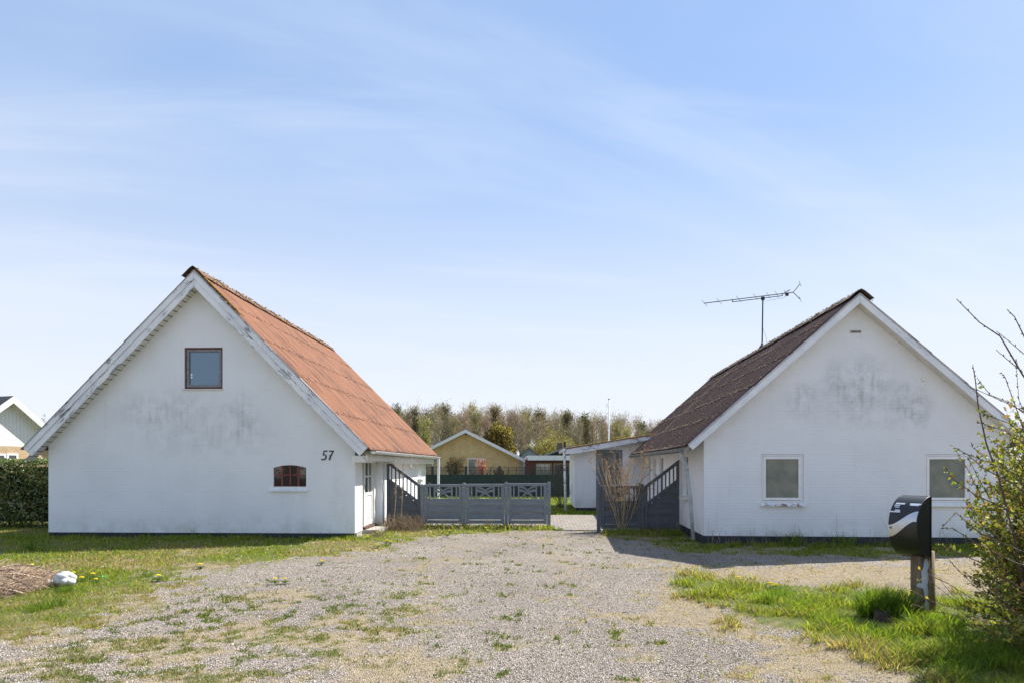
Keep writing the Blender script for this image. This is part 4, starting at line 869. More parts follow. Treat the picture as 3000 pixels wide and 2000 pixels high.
    o = Vector((ap.x, ap.y, 0)) - Vector((math.cos(yaw), math.sin(yaw), 0))*(w_/2)
    fr = Fr(o, yaw); root = thing('neighbour_house', 'white boarded gable house over yellow brick behind the laurel hedge', 'house', (o.x, o.y, 0), yaw)
    apx = fr.P(22, 1168)[1]; wz = apx-0.80*w_/2
    n = NT('white_board_cladding'); x, y, z = n.sep(); fx = n.ma('FRACT', n.ma('DIVIDE', x, 0.15)); gap = n.mr(n.ma('ABSOLUTE', n.ma('SUBTRACT', fx, 0.5)), 0.45, 0.49); n.bump(n.ma('SUBTRACT', 1.0, gap), 0.8, 0.01); clad = n.fin(n.mix(gap, (0.80, 0.80, 0.80), (0.55, 0.56, 0.57)), 0.6)
    gable_shell(root, w_, wz, apx, 9, clad, plain('charcoal_roof', (0.035, 0.036, 0.04), 0.7), M['white'], 0.32, 0.4, 0.26)
    zb = fr.P(60, 1306)[1]; m = MB(); m.box(0.01, w_-0.01, 0.004-0.03, 0.3, 0, zb); m.build('brick_base', M['ybrick2'], root)
    for p, q in ((-40, 14), (17, 50)):
        xa, za = fr.P(p, 1327); xb, zb2 = fr.P(q, 1375); wn = window(root, xa, xb, zb2, za, M['glass_dark'], M['white'], y=-0.07)
far_houses()

# ------------------------------------------------------------------ aerial on the right roof
def aerial():
    y = 6.75
    base = HRfr.M.inverted() @ Vector((HR['xc'], y, 0)) + HRfr.o; zb = HR['rz']+0.02
    # slide along the ridge until it stands under the pixel column of the mast
    best = min((abs((lambda p: 1500+FPX*((p-Vector((0, 0, 0))).dot(rgt)/(p.dot(fwd))))(HRfr.M.inverted() @ Vector((HR['xc'], yy, 0)) + HRfr.o)-2233), yy) for yy in np.arange(2, 12, 0.05)); y = best[1]
    base = HRfr.M.inverted() @ Vector((HR['xc'], y, 0)) + HRfr.o; dep = base.dot(fwd); fr = Fr(base, YAW)
    root = thing('tv_aerial', 'black rooftop television aerial with long boom on dark roof ridge', 'aerial', (base.x, base.y, zb), YAW)
    P = lambda px, py: (lambda q: Vector((q[0], 0, q[1]-zb)))(fr.P(px, py))
    m = MB(); top = P(2235, 872); m.tube([(0, 0, -0.05), (top.x, 0, top.z)], 0.021, 8); m.build('mast', M['ant'], root, True)
    m = MB(); m.tube([(-0.05, 0, 0.06), (0.04, 0, -0.02)], [0.06, 0.1], 10); m.tube([(0, 0, 0.05), (0, 0, 0.14)], 0.035, 8); m.build('mast_boot', M['black'], root, True)
    a, b = P(2062, 889), P(2324, 857); m = MB(); m.tube([a, b], 0.013, 6); m.build('boom', M['ant'], root)
    c, d = P(2146, 885), P(2292, 867); m = MB(); m.tube([c, d], 0.012, 6); m.tube([c, c+Vector((0, 0, 0.07))], 0.014, 6); m.tube([d, d+Vector((0, 0, 0.06))], 0.014, 6); m.build('support_boom', M['ant'], root)
    m = MB(); q = P(2235, 875); m.box(q.x-0.05, q.x+0.05, -0.03, 0.03, q.z-0.05, q.z+0.05); m.build('clamp', M['ant'], root, False, 0.008)
    e = Vector((-0.17, -0.30, 0.02))
    for px in (2064, 2107, 2164, 2213, 2251, 2276, 2302):
        t = (px-2062)/(2324-2062); p = a+(b-a)*t; m = MB(); m.tube([p-e, p+e], 0.006, 5); m.build('element', M['ant'], root)
    m = MB(); p = a+(b-a)*0.93
    m.tube([p+Vector((-0.05, -0.2, 0.03)), p+Vector((-0.05, 0.2, 0.03)), p+Vector((0.02, 0.2, 0.05)), p+Vector((0.02, -0.2, 0.05)), p+Vector((-0.05, -0.2, 0.03))], 0.007, 5); m.box(p.x-0.04, p.x+0.04, -0.04, 0.04, p.z-0.08, p.z-0.01); m.build('dipole', M['ant'], root)
    for (px, py) in ((2344, 832), (2345, 878)):
        t = P(px, py); m = MB(); m.tube([b, t], 0.011, 6); m.tube([t-e*0.8, t+e*0.8], 0.006, 5); k = b+(t-b)*0.9; m.build('reflector_arm', M['ant'], root)
    m = MB(); m.tube([p+Vector((0, 0, -0.06)), p+Vector((-0.1, 0.02, -0.14)), q+Vector((0.25, 0.02, -0.04)), q+Vector((0.02, 0.03, -0.1)), Vector((0.03, 0.02, 0.6)), Vector((0.13, 0.0, 0.3)), Vector((0.13, 0.0, 0.05))], 0.004, 5); m.build('cable', M['black'], root)
aerial()
def flagpole():
    p = D(1784, 1360, 55); root = thing('flagpole', 'slim white flagpole rising beyond the lean-to wing', 'flagpole', (p.x, p.y, 0)); fr = Fr(p, 0.0); zt = fr.P(1784, 1169)[1]
    m = MB(); m.tube([(0, 0, 0), (0, 0, zt)], [0.075, 0.045], 10); m.build('pole', M['white'], root, True)
    m = MB(); m.tube([(0, 0, zt), (0, 0, zt+0.05)], 0.08, 10); m.build('finial', M['ant'], root)
    m = MB(); m.tube([(-0.03, 0, zt-0.3), (-0.22, 0, zt-0.45), (-0.2, 0, zt-0.55), (-0.05, 0, zt-0.6)], 0.015, 5); m.build('line', M['ant'], root)
flagpole()

# ------------------------------------------------------------------ mailbox on its post
def mailbox():
    g = G(2704, 1806); dep = g.dot(fwd)
    nv = rgt*(-0.85)+fwd*(-0.53); av = rgt*0.53+fwd*(-0.85); yaw = math.atan2(av.y, av.x)
    pr = thing('mailbox_post', 'thick round wooden post with flaking white paint under black mailbox', 'post', (g.x, g.y, 0), yaw)
    zb = 1.7-268*dep/FPX; zt = 1.7-92*dep/FPX
    n = NT('flaking_post'); a = n.noise(1.0, 6, 0.7, n.mp((9, 9, 3.2), (3, 1, 0.4))); x, y, z = n.sep(); wood = n.mix(n.mr(n.noise(1.0, 5, 0.6, n.mp((28, 28, 2))), 0.3, 0.7), (0.11, 0.075, 0.042), (0.26, 0.20, 0.12)); uu = n.ma('ADD', n.ma('MULTIPLY', x, 0.53), n.ma('MULTIPLY', y, 0.85)); face = n.mr(n.ma('ADD', n.ma('MULTIPLY', x, -0.85), n.ma('MULTIPLY', y, 0.53)), 0.0, -0.02)
    pk = None
    for (pu, pz, ru, rz_) in ((-0.045, 0.44, 0.034, 0.14), (-0.065, 0.37, 0.04, 0.035), (-0.035, 0.30, 0.022, 0.13), (-0.03, 0.60, 0.022, 0.07), (-0.03, 0.12, 0.025, 0.10)):
        e1 = n.ma('DIVIDE', n.ma('SUBTRACT', uu, pu), ru); e2 = n.ma('DIVIDE', n.ma('SUBTRACT', z, pz), rz_); q = n.ma('ADD', n.ma('MULTIPLY', e1, e1), n.ma('MULTIPLY', e2, e2)); pk = q if pk is None else n.ma('MINIMUM', pk, q)
    c = n.mix(n.ma('MULTIPLY', face, n.mr(n.ma('ADD', pk, n.ma('MULTIPLY', n.ma('SUBTRACT', a, 0.5), 4.0)), 1.05, 0.95)), wood, (0.50, 0.54, 0.56)); n.bump(n.noise(1.0, 5, 0.6, n.mp((28, 28, 2))), 0.5, 0.01); pm = n.fin(c, 0.85)
    m = MB(); m.tube([(0, 0, -0.05), (0.0, 0, 0.25), (-0.005, 0, zb+0.06)], [0.125, 0.122, 0.118], 20); m.build('trunk', pm, pr, True)
    root = thing('mailbox', 'black curved mailbox with silver wave stripe on wooden post', 'mailbox', (g.x, g.y, zb), yaw)
    H = zt-zb; L = 0.31; DP = 0.285
    # in local axes x runs along the box, -y is the curved front; place from pixel of the back upper right corner
    pb = D(2727, 1452, dep-0.12); fr = Fr(Vector((g.x, g.y, 0)), yaw); q = fr.loc(pb); x1 = q.x; yb = q.y; x0 = x1-L
    def prof(t):       # t 0 top .. 1 bottom
        an = math.pi*t; s = math.sin(an); c_ = math.cos(an)
        y = -DP*(abs(s)**1.12); z = H/2+H/2*(abs(c_)**0.96)*(1 if c_ > 0 else -1); return y, z
    n = NT('black_textured_steel'); c = n.mix(n.mr(n.noise(6, 5, 0.7), 0.35, 0.75), (0.012, 0.014, 0.017), (0.026, 0.024, 0.020)); n.bump(n.noise(160, 2), 0.25, 0.002); bm_ = n.fin(c, 0.36)
    m = MB(); N_ = 40
    m.grid(lambda u, v: (x0+L*u, yb+prof(v)[0], prof(v)[1]), 2, N_)
    b = m.build('body', bm_, root, True)
    m = MB()
    for xx in (x0+0.002, x1-0.002):
        pts = [(xx, yb+prof(k/N_)[0]*0.985, H/2+(prof(k/N_)[1]-H/2)*0.995) for k in range(N_+1)]; m.add(pts, [list(range(N_+1))])
    m.box(x0, x1+0.004, yb, yb+0.012, -0.01, H+0.004); m.box(x1-0.05, x1+0.004, yb, yb+0.012, -0.12, -0.0101); m.build('end_plates', plain('matt_black_plastic', (0.010, 0.0105, 0.012), 0.75, var=0.3, scale=40), root)
    # rim along the near end
    m = MB(); m.tube([(x1-0.003, yb+prof(k/N_)[0]-0.001, prof(k/N_)[1]) for k in range(N_+1)], 0.006, 6); m.build('rim', M['black'], b, True)
    tz = lambda py: min((abs(prof(k/400)[1]-(zt-(py-1453)*H/175)+zb-0), k/400) for k in range(401))[1]
    def tof(py): 
        zz = H*(1-(py-1453)/175.0); return math.acos(max(-1, min(1, (1 if zz > H/2 else -1)*(abs(2*zz/H-1))**(1/0.96))))/math.pi
    m = MB(); alu = plain('brushed_aluminium', (0.62, 0.62, 0.63), 0.38, 0.75, var=0.1)
    def st(u, v):
        k = u*u*(3-2*u); top = 1536+(1493-1536)*k; bot = 1570+(1520-1570)*k; py = top+(bot-top)*v; y, z = prof(tof(py)); return (x0+L*u*0.995, yb+y*1.0-0.004, z)
    m.grid(st, 24, 8); m.build('stripe', alu, root, True)
    m = MB(); y, z = prof(tof(1543)); cx = x0+L*0.09; m.tube([(cx, yb+y-0.002, z), (cx, yb+y-0.014, z)], [0.016, 0.012], 12); m.build('lock', M['old_zinc'], root)
    lab = plain('white_label', (0.72, 0.74, 0.78), 0.5, var=0.06)
    for (ua, ub, pa, pb_) in ((0.10, 0.42, 1472, 1476), (0.08, 0.28, 1477.5, 1481), (0.12, 0.28, 1483, 1485.5), (0.16, 0.34, 1491, 1495), (0.00, 0.36, 1495.5, 1499), (0.60, 0.98, 1472, 1475.5), (0.61, 0.92, 1475.2, 1478.5), (0.90, 0.99, 1519.5, 1522)):
        m = MB(); m.grid(lambda u, v: (x0+L*(ua+(ub-ua)*u), yb+prof(tof(pa+(pb_-pa)*v))[0]-0.005, prof(tof(pa+(pb_-pa)*v))[1]), 2, 2); m.build('label_strip', lab, root)
mailbox()

# ------------------------------------------------------------------ plants
class Leaves:
    def __init__(s): s.V = []; s.F = []; s.C = []
    def leaf(s, p, d, n, l, w, c, fold=0.15):
        """a small two-facet leaf: base p, direction d, face normal n"""
        side = d.cross(n); 
        if side.length < 1e-6: side = Vector((1, 0, 0))
        side.normalize(); b = len(s.V); up = side.cross(d).normalized()*w*fold
        mid = p+d*l*0.5
        s.V += [tuple(p), tuple(mid+side*w*0.5+up), tuple(p+d*l), tuple(mid-side*w*0.5+up)]; s.F += [(b, b+1, b+2, b+3)]; s.C += [c]*4
    def build(s, name, mat, parent): return np_mesh(name, s.V, s.F, mat, parent, np.array(s.C))
def rv(z=0.0):
    v = Vector((random.gauss(0, 1), random.gauss(0, 1), random.gauss(0, 1)+z)); return v.normalized()
def vary(c, k=0.2):
    f = 1+random.uniform(-k, k); return (c[0]*f*(1+random.uniform(-.1, .1)), c[1]*f, c[2]*f)
def branch(mb, p, d, length, r, segs=6, wob=0.12, curve=Vector((0, 0, 0)), n=5, taper=0.25):
    pts = [p.copy()]; d = d.normalized(); q = p.copy(); ds = [d.copy()]
    for i in range(segs):
        d = (d+rv()*wob+curve*(1/segs)).normalized(); q = q+d*(length/segs); pts.append(q.copy()); ds.append(d.copy())
    mb.tube(pts, [r*(1-(1-taper)*i/segs) for i in range(segs+1)], n, 0, False); return pts, ds
def polyline_branch(mb, pts, r0, r1, n=5):
    pts = [Vector(p) for p in pts]; k = len(pts); mb.tube(pts, [r0+(r1-r0)*i/(k-1) for i in range(k)], n, 0, False)

# --- near shrub at the right edge
def near_shrub():
    root = thing('leafing_shrub', 'large shrub of arching twigs with fresh leaves at right edge', 'shrub')
    random.seed(4242)
    def clear(p, lo=2832):
        v = Vector(p)-Vector((0, 0, CAM_H)); d_ = v.dot(fwd); return 1500+FPX*v.dot(rgt)/d_ > lo+25*math.sin(p[2]*9)
    st = MB(); lf = Leaves(); pal = [(0.26, 0.29, 0.05), (0.17, 0.22, 0.04), (0.38, 0.36, 0.07), (0.28, 0.18, 0.06), (0.11, 0.15, 0.03)]
    def leaves_on(pts, ds, dens, size, start=0.25, dark=1.0):
        for i in range(len(pts)-1):
            if i/(len(pts)-1) < start: continue
            seg = pts[i+1]-pts[i]; m = max(1, int(seg.length*dens+random.random()))
            for k in range(m):
                p = pts[i]+seg*random.random()
                for q in range(random.choice((1, 2, 2, 3))):
                    d = (ds[i]*0.5+rv()*1.0+Vector((0, 0, -0.15))).normalized(); s = size*random.uniform(0.55, 1.25); c = vary(random.choice(pal), 0.25); lf.leaf(p, d, rv(0.4), s, s*0.62, c, 0.25)
    def buds(pts, every=0.10):
        acc = 0
        for i in range(len(pts)-1):
            seg = pts[i+1]-pts[i]; t = seg.length; k = max(1, int(t/every))
            for j in range(k):
                p = pts[i]+seg*((j+random.random()*0.5)/k); d = (seg.normalized()+rv()*0.7).normalized(); st.tube([p, p+d*0.012, p+d*0.022], [0.003, 0.005, 0.001], 4, 0, False)
    # the tall bare shoots read in the photograph
    shoots = [([(3060, 1190), (2995, 1095), (2930, 985), (2870, 945), (2802, 876)], 5.9, 0.013, 0.004, 0), ([(2996, 1090), (2960, 1060), (2918, 1024)], 5.9, 0.006, 0.003, 0), ([(3010, 1045), (2962, 1004), (2919, 970)], 5.95, 0.006, 0.003, 0),
              ([(3040, 1080), (3000, 985), (2972, 928), (2951, 908)], 6.1, 0.010, 0.004, 0), ([(2925, 1395), (2890, 1300), (2866, 1190), (2857, 1110), (2850, 1068)], 5.7, 0.012, 0.004, 0),
              ([(3030, 1230), (2960, 1180), (2900, 1155), (2862, 1106)], 5.6, 0.006, 0.003, 1), ([(3010, 1210), (2950, 1180), (2842, 1132)], 5.6, 0.006, 0.003, 0), ([(3000, 1255), (2975, 1190), (2945, 1105), (2932, 1090)], 5.8, 0.006, 0.003, 2),
              ([(3030, 1270), (2985, 1170), (2978, 1080), (2976, 1050)], 5.9, 0.004, 0.002, 2), ([(3020, 1310), (2940, 1260), (2880, 1240), (2862, 1235)], 5.5, 0.007, 0.003, 3), ([(3020, 1300), (2960, 1240), (2905, 1220), (2872, 1205)], 5.6, 0.006, 0.003, 3),
              ([(3060, 1480), (2960, 1410), (2880, 1370), (2835, 1330), (2783, 1302)], 5.3, 0.009, 0.003, 1), ([(3060, 1440), (2960, 1380), (2900, 1355), (2835, 1330)], 5.4, 0.007, 0.003, 3), ([(3050, 1560), (2950, 1490), (2860, 1450), (2790, 1400), (2770, 1370)], 5.2, 0.009, 0.003, 3),
              ([(3060, 1640), (2960, 1600), (2870, 1560), (2800, 1500), (2757, 1547 - 0)], 5.1, 0.008, 0.003, 2), ([(3080, 1690), (2960, 1640), (2860, 1590), (2790, 1545), (2757, 1546)], 5.1, 0.008, 0.003, 2),
              ([(3080, 1780), (2990, 1720), (2880, 1650), (2790, 1610), (2752, 1592)], 5.0, 0.008, 0.003, 3), ([(3080, 1850), (2950, 1780), (2860, 1720), (2800, 1660), (2780, 1640)], 5.0, 0.006, 0.002, 0), ([(3090, 1800), (2950, 1820), (2860, 1815), (2830, 1800)], 5.0, 0.006, 0.002, 3),
              ([(2860, 1350), (2880, 1330), (2850, 1310), (2845, 1295)], 5.6, 0.004, 0.002, 0), ([(2900, 1440), (2870, 1420), (2838, 1417)], 5.4, 0.004, 0.002, 3)]
    for pts, dep, r0, r1, lv in shoots:
        k = len(pts); P = []
        for i in range(k-1):
            for j in range(3):
                t = j/3; P.append(D(pts[i][0]+(pts[i+1][0]-pts[i][0])*t, pts[i][1]+(pts[i+1][1]-pts[i][1])*t, dep+0.06*math.sin(i+t)))
        P.append(D(*pts[-1], dep))
        if pts[0] not in ((2996, 1090), (2860, 1350), (2900, 1440)):      # the shoot springs from the foot of the shrub
            q = P[0]; foot = Vector((q.x, q.y, -0.03))+rgt*random.uniform(0.12, 0.45)+fwd*random.uniform(-0.1, 0.25); P = [foot, foot.lerp(q, 0.33)+rgt*0.06, foot.lerp(q, 0.68)+rgt*0.05]+P
        polyline_branch(st, P, r0*0.72, r1*0.8); ds = [(P[min(i+1, len(P)-1)]-P[max(i-1, 0)]).normalized() for i in range(len(P))]
        buds(P, 0.16)
        if lv == 1: leaves_on(P[-4:], ds[-4:], 10, 0.040, 0.2)
        if lv == 2: leaves_on(P, ds, 22, 0.016, 0.1)
        if lv == 3: leaves_on(P, ds, 16, 0.042, 0.25)
    for pts in ([(2960, 1790), (2880, 1772), (2780, 1710), (2695, 1668)], [(2960, 1830), (2860, 1800), (2790, 1752), (2712, 1690), (2690, 1700)], [(2900, 1850), (2800, 1780), (2730, 1760), (2672, 1728)], [(2880, 1860), (2800, 1800), (2740, 1790), (2675, 1768)], [(2840, 1880), (2790, 1830), (2745, 1770), (2710, 1745)], [(2860, 1840), (2838, 1780), (2800, 1720), (2742, 1690)], [(2910, 1870), (2850, 1800), (2790, 1740), (2736, 1676)]):
        polyline_branch(st, [D(p[0], p[1], 6.2-0.1*i) for i, p in enumerate(pts)], 0.0035, 0.002, 4)
        e = D(pts[-1][0], pts[-1][1], 6.2-0.1*(len(pts)-1)); lf.leaf(e, rv(), rv(0.4), 0.035, 0.022, (0.45, 0.36, 0.03), 0.2)
    # the dense body: stems fanning from the ground
    bases = [G(3130+random.uniform(-110, 260), 1890+random.uniform(-70, 90)) for _ in range(110)]
    for i, b in enumerate(bases):
        lean = random.uniform(0.05, 0.72); d = (-rgt*lean*random.uniform(0.4, 1.0) + Vector((0, 0, 1)) + fwd*random.gauss(0, 0.35)).normalized()
        ln = random.uniform(0.9, 2.1) if lean < 0.5 else random.uniform(0.6, 1.25); b = Vector((b.x, b.y, 0)) + rgt*0.12
        tmp = MB(); pts, ds = branch(tmp, b, d, ln, 0.0075, 9, 0.10, Vector((0, 0, -0.25))-rgt*0.2, 5, 0.3)
        if not all(clear(p, 2812) for p in pts): continue
        st.add(tmp.v, tmp.f); leaves_on(pts, ds, 20, 0.038, 0.25)
        for j in range(2, 9):
            for q in range(3):
                dd = (ds[j]+rv()*0.75).normalized(); tmp = MB(); p2, d2 = branch(tmp, pts[j], dd, random.uniform(0.2, 0.55), 0.0032, 5, 0.16, Vector((0, 0, -0.1)), 4, 0.4)
                if not all(clear(p) for p in p2): continue
                st.add(tmp.v, tmp.f); leaves_on(p2, d2, 36, 0.044, 0.05)
    for i in range(26):     # taller stems at the far right
        b = G(3120+random.uniform(0, 330), 1880+random.uniform(-60, 60)); d = (-rgt*random.uniform(0.0, 0.32)+Vector((0, 0, 1))+fwd*random.gauss(0, 0.15)).normalized()
        pts, ds = branch(st, Vector((b.x, b.y, 0)), d, random.uniform(1.8, 2.55), 0.008, 12, 0.07, Vector((0, 0, 0)), 5, 0.3); leaves_on(pts, ds, 14, 0.036, 0.35)
        for j in range(4, 12):
            for q in range(2):
                dd = (ds[j]+rv()*0.7).normalized(); p2, d2 = branch(st, pts[j], dd, random.uniform(0.2, 0.5), 0.003, 5, 0.14, Vector((0, 0, 0)), 4, 0.4); leaves_on(p2, d2, 30, 0.042, 0.1)
    st.build('stems', M['bark_red'], root); lf.build('foliage', M['leafattr'], root)
near_shrub()

def twig_shrub(name, label, base, height, spread, nst, mat, headcol=None, lean=(0, 0), group=None, rad=0.010, subs=6, headsize=0.02):
    root = thing(name, label, 'shrub', (base.x, base.y, 0)); st = MB(); hd = Leaves()
    for i in range(nst):
        a = random.uniform(0, 6.283); d = Vector((math.cos(a)*spread*random.random()**0.6+lean[0], math.sin(a)*spread*random.random()**0.6+lean[1], 1)).normalized()
        b = Vector((math.cos(a)*0.10*random.random(), math.sin(a)*0.08*random.random(), -0.02)); L = height*random.uniform(0.72, 1.05)
        pts, ds = branch(st, b, d, L, rad, 8, 0.07, Vector((0, 0, 0.15)), 5, 0.35)
        tips = [(pts[-1], ds[-1])]
        for j in range(2, 9):
            for q in range(random.choice((1, 1, 2)) if subs > 4 else 1):
                if random.random() > subs/7: continue
                dd = (ds[min(j, 8)]+rv()*0.5+Vector((0, 0, 0.35))).normalized(); p2, d2 = branch(st, pts[min(j, 8)], dd, L*random.uniform(0.14, 0.34), rad*0.45, 5, 0.12, Vector((0, 0, 0.1)), 4, 0.4); tips.append((p2[-1], d2[-1]))
                if random.random() < 0.6:
                    d3 = (d2[2]+rv()*0.6).normalized(); p3, d4 = branch(st, p2[2], d3, L*random.uniform(0.08, 0.18), rad*0.3, 3, 0.1, Vector((0, 0, 0.1)), 4, 0.4); tips.append((p3[-1], d4[-1]))
        if headcol:
            for p, d in tips:
                if random.random() < 0.75:
                    for k in range(7): q = p+rv()*headsize*0.7; hd.leaf(q, rv(0.3), rv(), headsize*random.uniform(0.6, 1.3), headsize, vary(headcol, 0.35), 0.3)
    st.build('stems', mat, root)
    if headcol: hd.build('flower_heads', M['leafattr'], root)
    return root
random.seed(77)
g = G(1822, 1556)
twig_shrub('twiggy_shrub', 'tan twiggy shrub with dried brown flower heads before grey fence', g, 1.95, 0.50, 24, M['tan_twig'], (0.30, 0.17, 0.075), headsize=0.026)
g = G(1642, 1487)
twig_shrub('bare_shrub', 'bare brown vase-shaped shrub beside the wing downpipe', g, 1.7, 0.50, 20, M['bark'], None, rad=0.008)

# --- leaf mass builder for hedge, conifers and bushes
def leafmass(name, root, center, radii, n, size, pal, squash=0.5, mat=None, inner=0.45, noise_amp=0.25, shape='ell', seed=1, aspect=0.6):
    rs = np.random.default_rng(seed); u = rs.normal(size=(n, 3)); u /= np.linalg.norm(u, axis=1)[:, None]; rad = inner+(1-inner)*rs.random(n)**0.5
    bump = 1+noise_amp*(np.sin(u[:, 0]*7+seed)+np.sin(u[:, 1]*6+seed*2)+np.sin(u[:, 2]*8+seed*3))/2.0
    p = u*rad[:, None]*bump[:, None]*np.array(radii)+np.array(center)
    d = rs.normal(size=(n, 3)); d /= np.linalg.norm(d, axis=1)[:, None]; s = np.cross(d, rs.normal(size=(n, 3))); s /= np.linalg.norm(s, axis=1)[:, None]+1e-9
    L = size*(0.6+0.8*rs.random(n))[:, None]
    V = np.stack([p-d*L*0.5, p+s*L*aspect*0.5, p+d*L*0.5, p-s*L*aspect*0.5], 1).reshape(-1, 3); F = np.arange(4*n).reshape(n, 4)
    ci = rs.integers(0, len(pal), n); C = np.array(pal)[ci]*(0.75+0.5*rs.random(n))[:, None]; C = np.repeat(C, 4, axis=0)
    return np_mesh(name, V, F, mat or M['leafattr'], root, C)
def hedge():
    p0 = G(142, 1552); root = thing('hedge', 'clipped glossy evergreen hedge against the left end of white house', 'hedge', (p0.x, p0.y+0.4, 0), HLfr.yaw)
    n = 16000; rs = np.random.default_rng(4); x0, x1, ya, yb, zt = -8.0, 0.05, 0.25, 1.5, 1.85
    f = rs.random(n); x = x0+(x1-x0)*rs.random(n)**0.55; top = rs.random(n) < 0.22; z = np.where(top, zt-0.12*rs.random(n), zt*rs.random(n)**0.9); y = np.where(top, ya+(yb-ya)*rs.random(n), ya+np.abs(rs.normal(size=n))*0.16+0.12*np.sin(x*3+z*4))
    y += 0.10*np.sin(x*1.7)+0.25*np.maximum(0.5-z, 0)
    z = z+0.03*np.sin(x*5)
    p = np.stack([x, y, z], 1); d = rs.normal(size=(n, 3))+np.array([0, -0.6, 0.3]); d /= np.linalg.norm(d, axis=1)[:, None]; s = np.cross(d, rs.normal(size=(n, 3))); s /= np.linalg.norm(s, axis=1)[:, None]; L = 0.085*(0.6+0.7*rs.random(n))[:, None]
    V = np.stack([p-d*L*0.5, p+s*L*0.27, p+d*L*0.5, p-s*L*0.27], 1).reshape(-1, 3); pal = np.array([(0.075, 0.11, 0.038), (0.11, 0.145, 0.06), (0.05, 0.075, 0.03), (0.17, 0.155, 0.06)]); ci = rs.integers(0, 4, n); brown = (np.sin(x*2.1+1)+np.sin(z*5+x))*0.5 > 0.62; C = pal[ci]*(0.7+0.6*rs.random(n))[:, None]; C[brown & (rs.random(n) < 0.5)] = (0.13, 0.095, 0.035)
    gm = leafmat('glossy_leaf', trans=0.3, rough=0.2, attr=True); gm.node_tree.nodes['Principled BSDF'].inputs['Specular IOR Level'].default_value = 0.8
    np_mesh('foliage', V, np.arange(4*n).reshape(n, 4), gm, root, np.repeat(C*1.7, 4, axis=0))
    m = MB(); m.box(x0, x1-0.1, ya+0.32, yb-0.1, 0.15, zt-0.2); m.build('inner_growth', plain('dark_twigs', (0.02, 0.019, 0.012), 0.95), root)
    m = MB()
    for k in range(26): x = x0+(x1-x0)*(k+0.5)/26; m.tube([(x, ya+0.5, 0), (x+0.05, ya+0.48, 0.4)], 0.02, 5)
    m.build('stems', M['bark'], root)
hedge()

# --- background bushes and single trees
def bush(name, label, px, py_top, py_bot, wpx, dep, pal, cat='bush', n=2600, size=0.16, trunk=True, inner=0.3, twig=None, amp=0.3, seed=1, aspect=0.5):
    c = D(px, 1360, dep); zt = D(px, py_top, dep).z; zb = max(0.1, D(px, py_bot, dep).z); wr = wpx*dep/FPX/2
    root = thing(name, label, cat, (c.x, c.y, 0)); leafmass('crown', root, (0, 0, (zt+zb)/2), (wr, wr*0.9, (zt-zb)/2), n, size, pal, inner=inner, noise_amp=amp, seed=seed, aspect=aspect)
    m = MB(); h = (zt+zb)/2
    m.tube([(0, 0, -0.05), (0.03, 0, h*0.6), (0, 0.02, h)], [0.05+wr*0.06, 0.04+wr*0.04, 0.02], 6)
    for k in range(9):
        a = random.uniform(0, 6.28); branch(m, Vector((0, 0, h*0.3*random.random()+0.1)), Vector((math.cos(a)*0.7, math.sin(a)*0.7, 1)), (zt-0.1)*random.uniform(0.6, 0.95), 0.03+wr*0.015, 6, 0.15)
    m.build('trunk', M['bark'], root); return root
bush('brown_bush', 'rounded brown budding bush before the yellow brick gable', 1333, 1336, 1402, 60, 46, [(0.10, 0.075, 0.04), (0.13, 0.09, 0.05), (0.07, 0.065, 0.03)], n=2600, size=0.16, seed=3, aspect=0.22)
bush('pink_shrub', 'pink blossoming shrub in front of the brick house window', 1410, 1340, 1400, 36, 44, [(0.50, 0.22, 0.20), (0.42, 0.17, 0.15), (0.30, 0.14, 0.10)], 'shrub', n=750, size=0.12, seed=5, inner=0.1, aspect=0.4)
bush('dark_shrub', 'small dark shrub just above the green fence trellis', 1462, 1369, 1400, 34, 43, [(0.05, 0.035, 0.025), (0.09, 0.05, 0.03)], 'shrub', n=500, size=0.10, seed=6)
bush('red_leaved_bush', 'red-leaved bush behind the wing beside the annex windows', 1684, 1340, 1400, 26, 45, [(0.22, 0.06, 0.045), (0.14, 0.05, 0.035)], n=600, size=0.12, seed=7)
bush('evergreen_tree', 'dark evergreen tree with golden foliage beyond the brick roof', 1462, 1240, 1400, 95, 66, [(0.07, 0.075, 0.025), (0.24, 0.20, 0.035), (0.05, 0.05, 0.02), (0.30, 0.25, 0.05)], 'tree', n=7000, size=0.26, inner=0.35, amp=0.22, seed=9)  # golden and dark leaves mixed through the whole crown
bush('brown_conifer', 'brown conifer standing left behind the golden evergreen', 1436, 1247, 1400, 44, 70, [(0.07, 0.05, 0.025), (0.05, 0.042, 0.022)], 'tree', n=2600, size=0.24, seed=12)
bush('willow_tree', 'pale yellow-green willow beyond the grey shed', 1622, 1262, 1400, 130, 92, [(0.26, 0.23, 0.07), (0.20, 0.19, 0.06), (0.30, 0.25, 0.09)], 'tree', n=5200, size=0.55, inner=0.15, amp=0.35, seed=10, aspect=0.13)
bush('willow_tree', 'smaller yellow-green willow left of the chimney', 1572, 1285, 1400, 60, 95, [(0.22, 0.20, 0.06), (0.17, 0.17, 0.05)], 'tree', n=1800, size=0.5, inner=0.15, amp=0.35, seed=14, aspect=0.13)

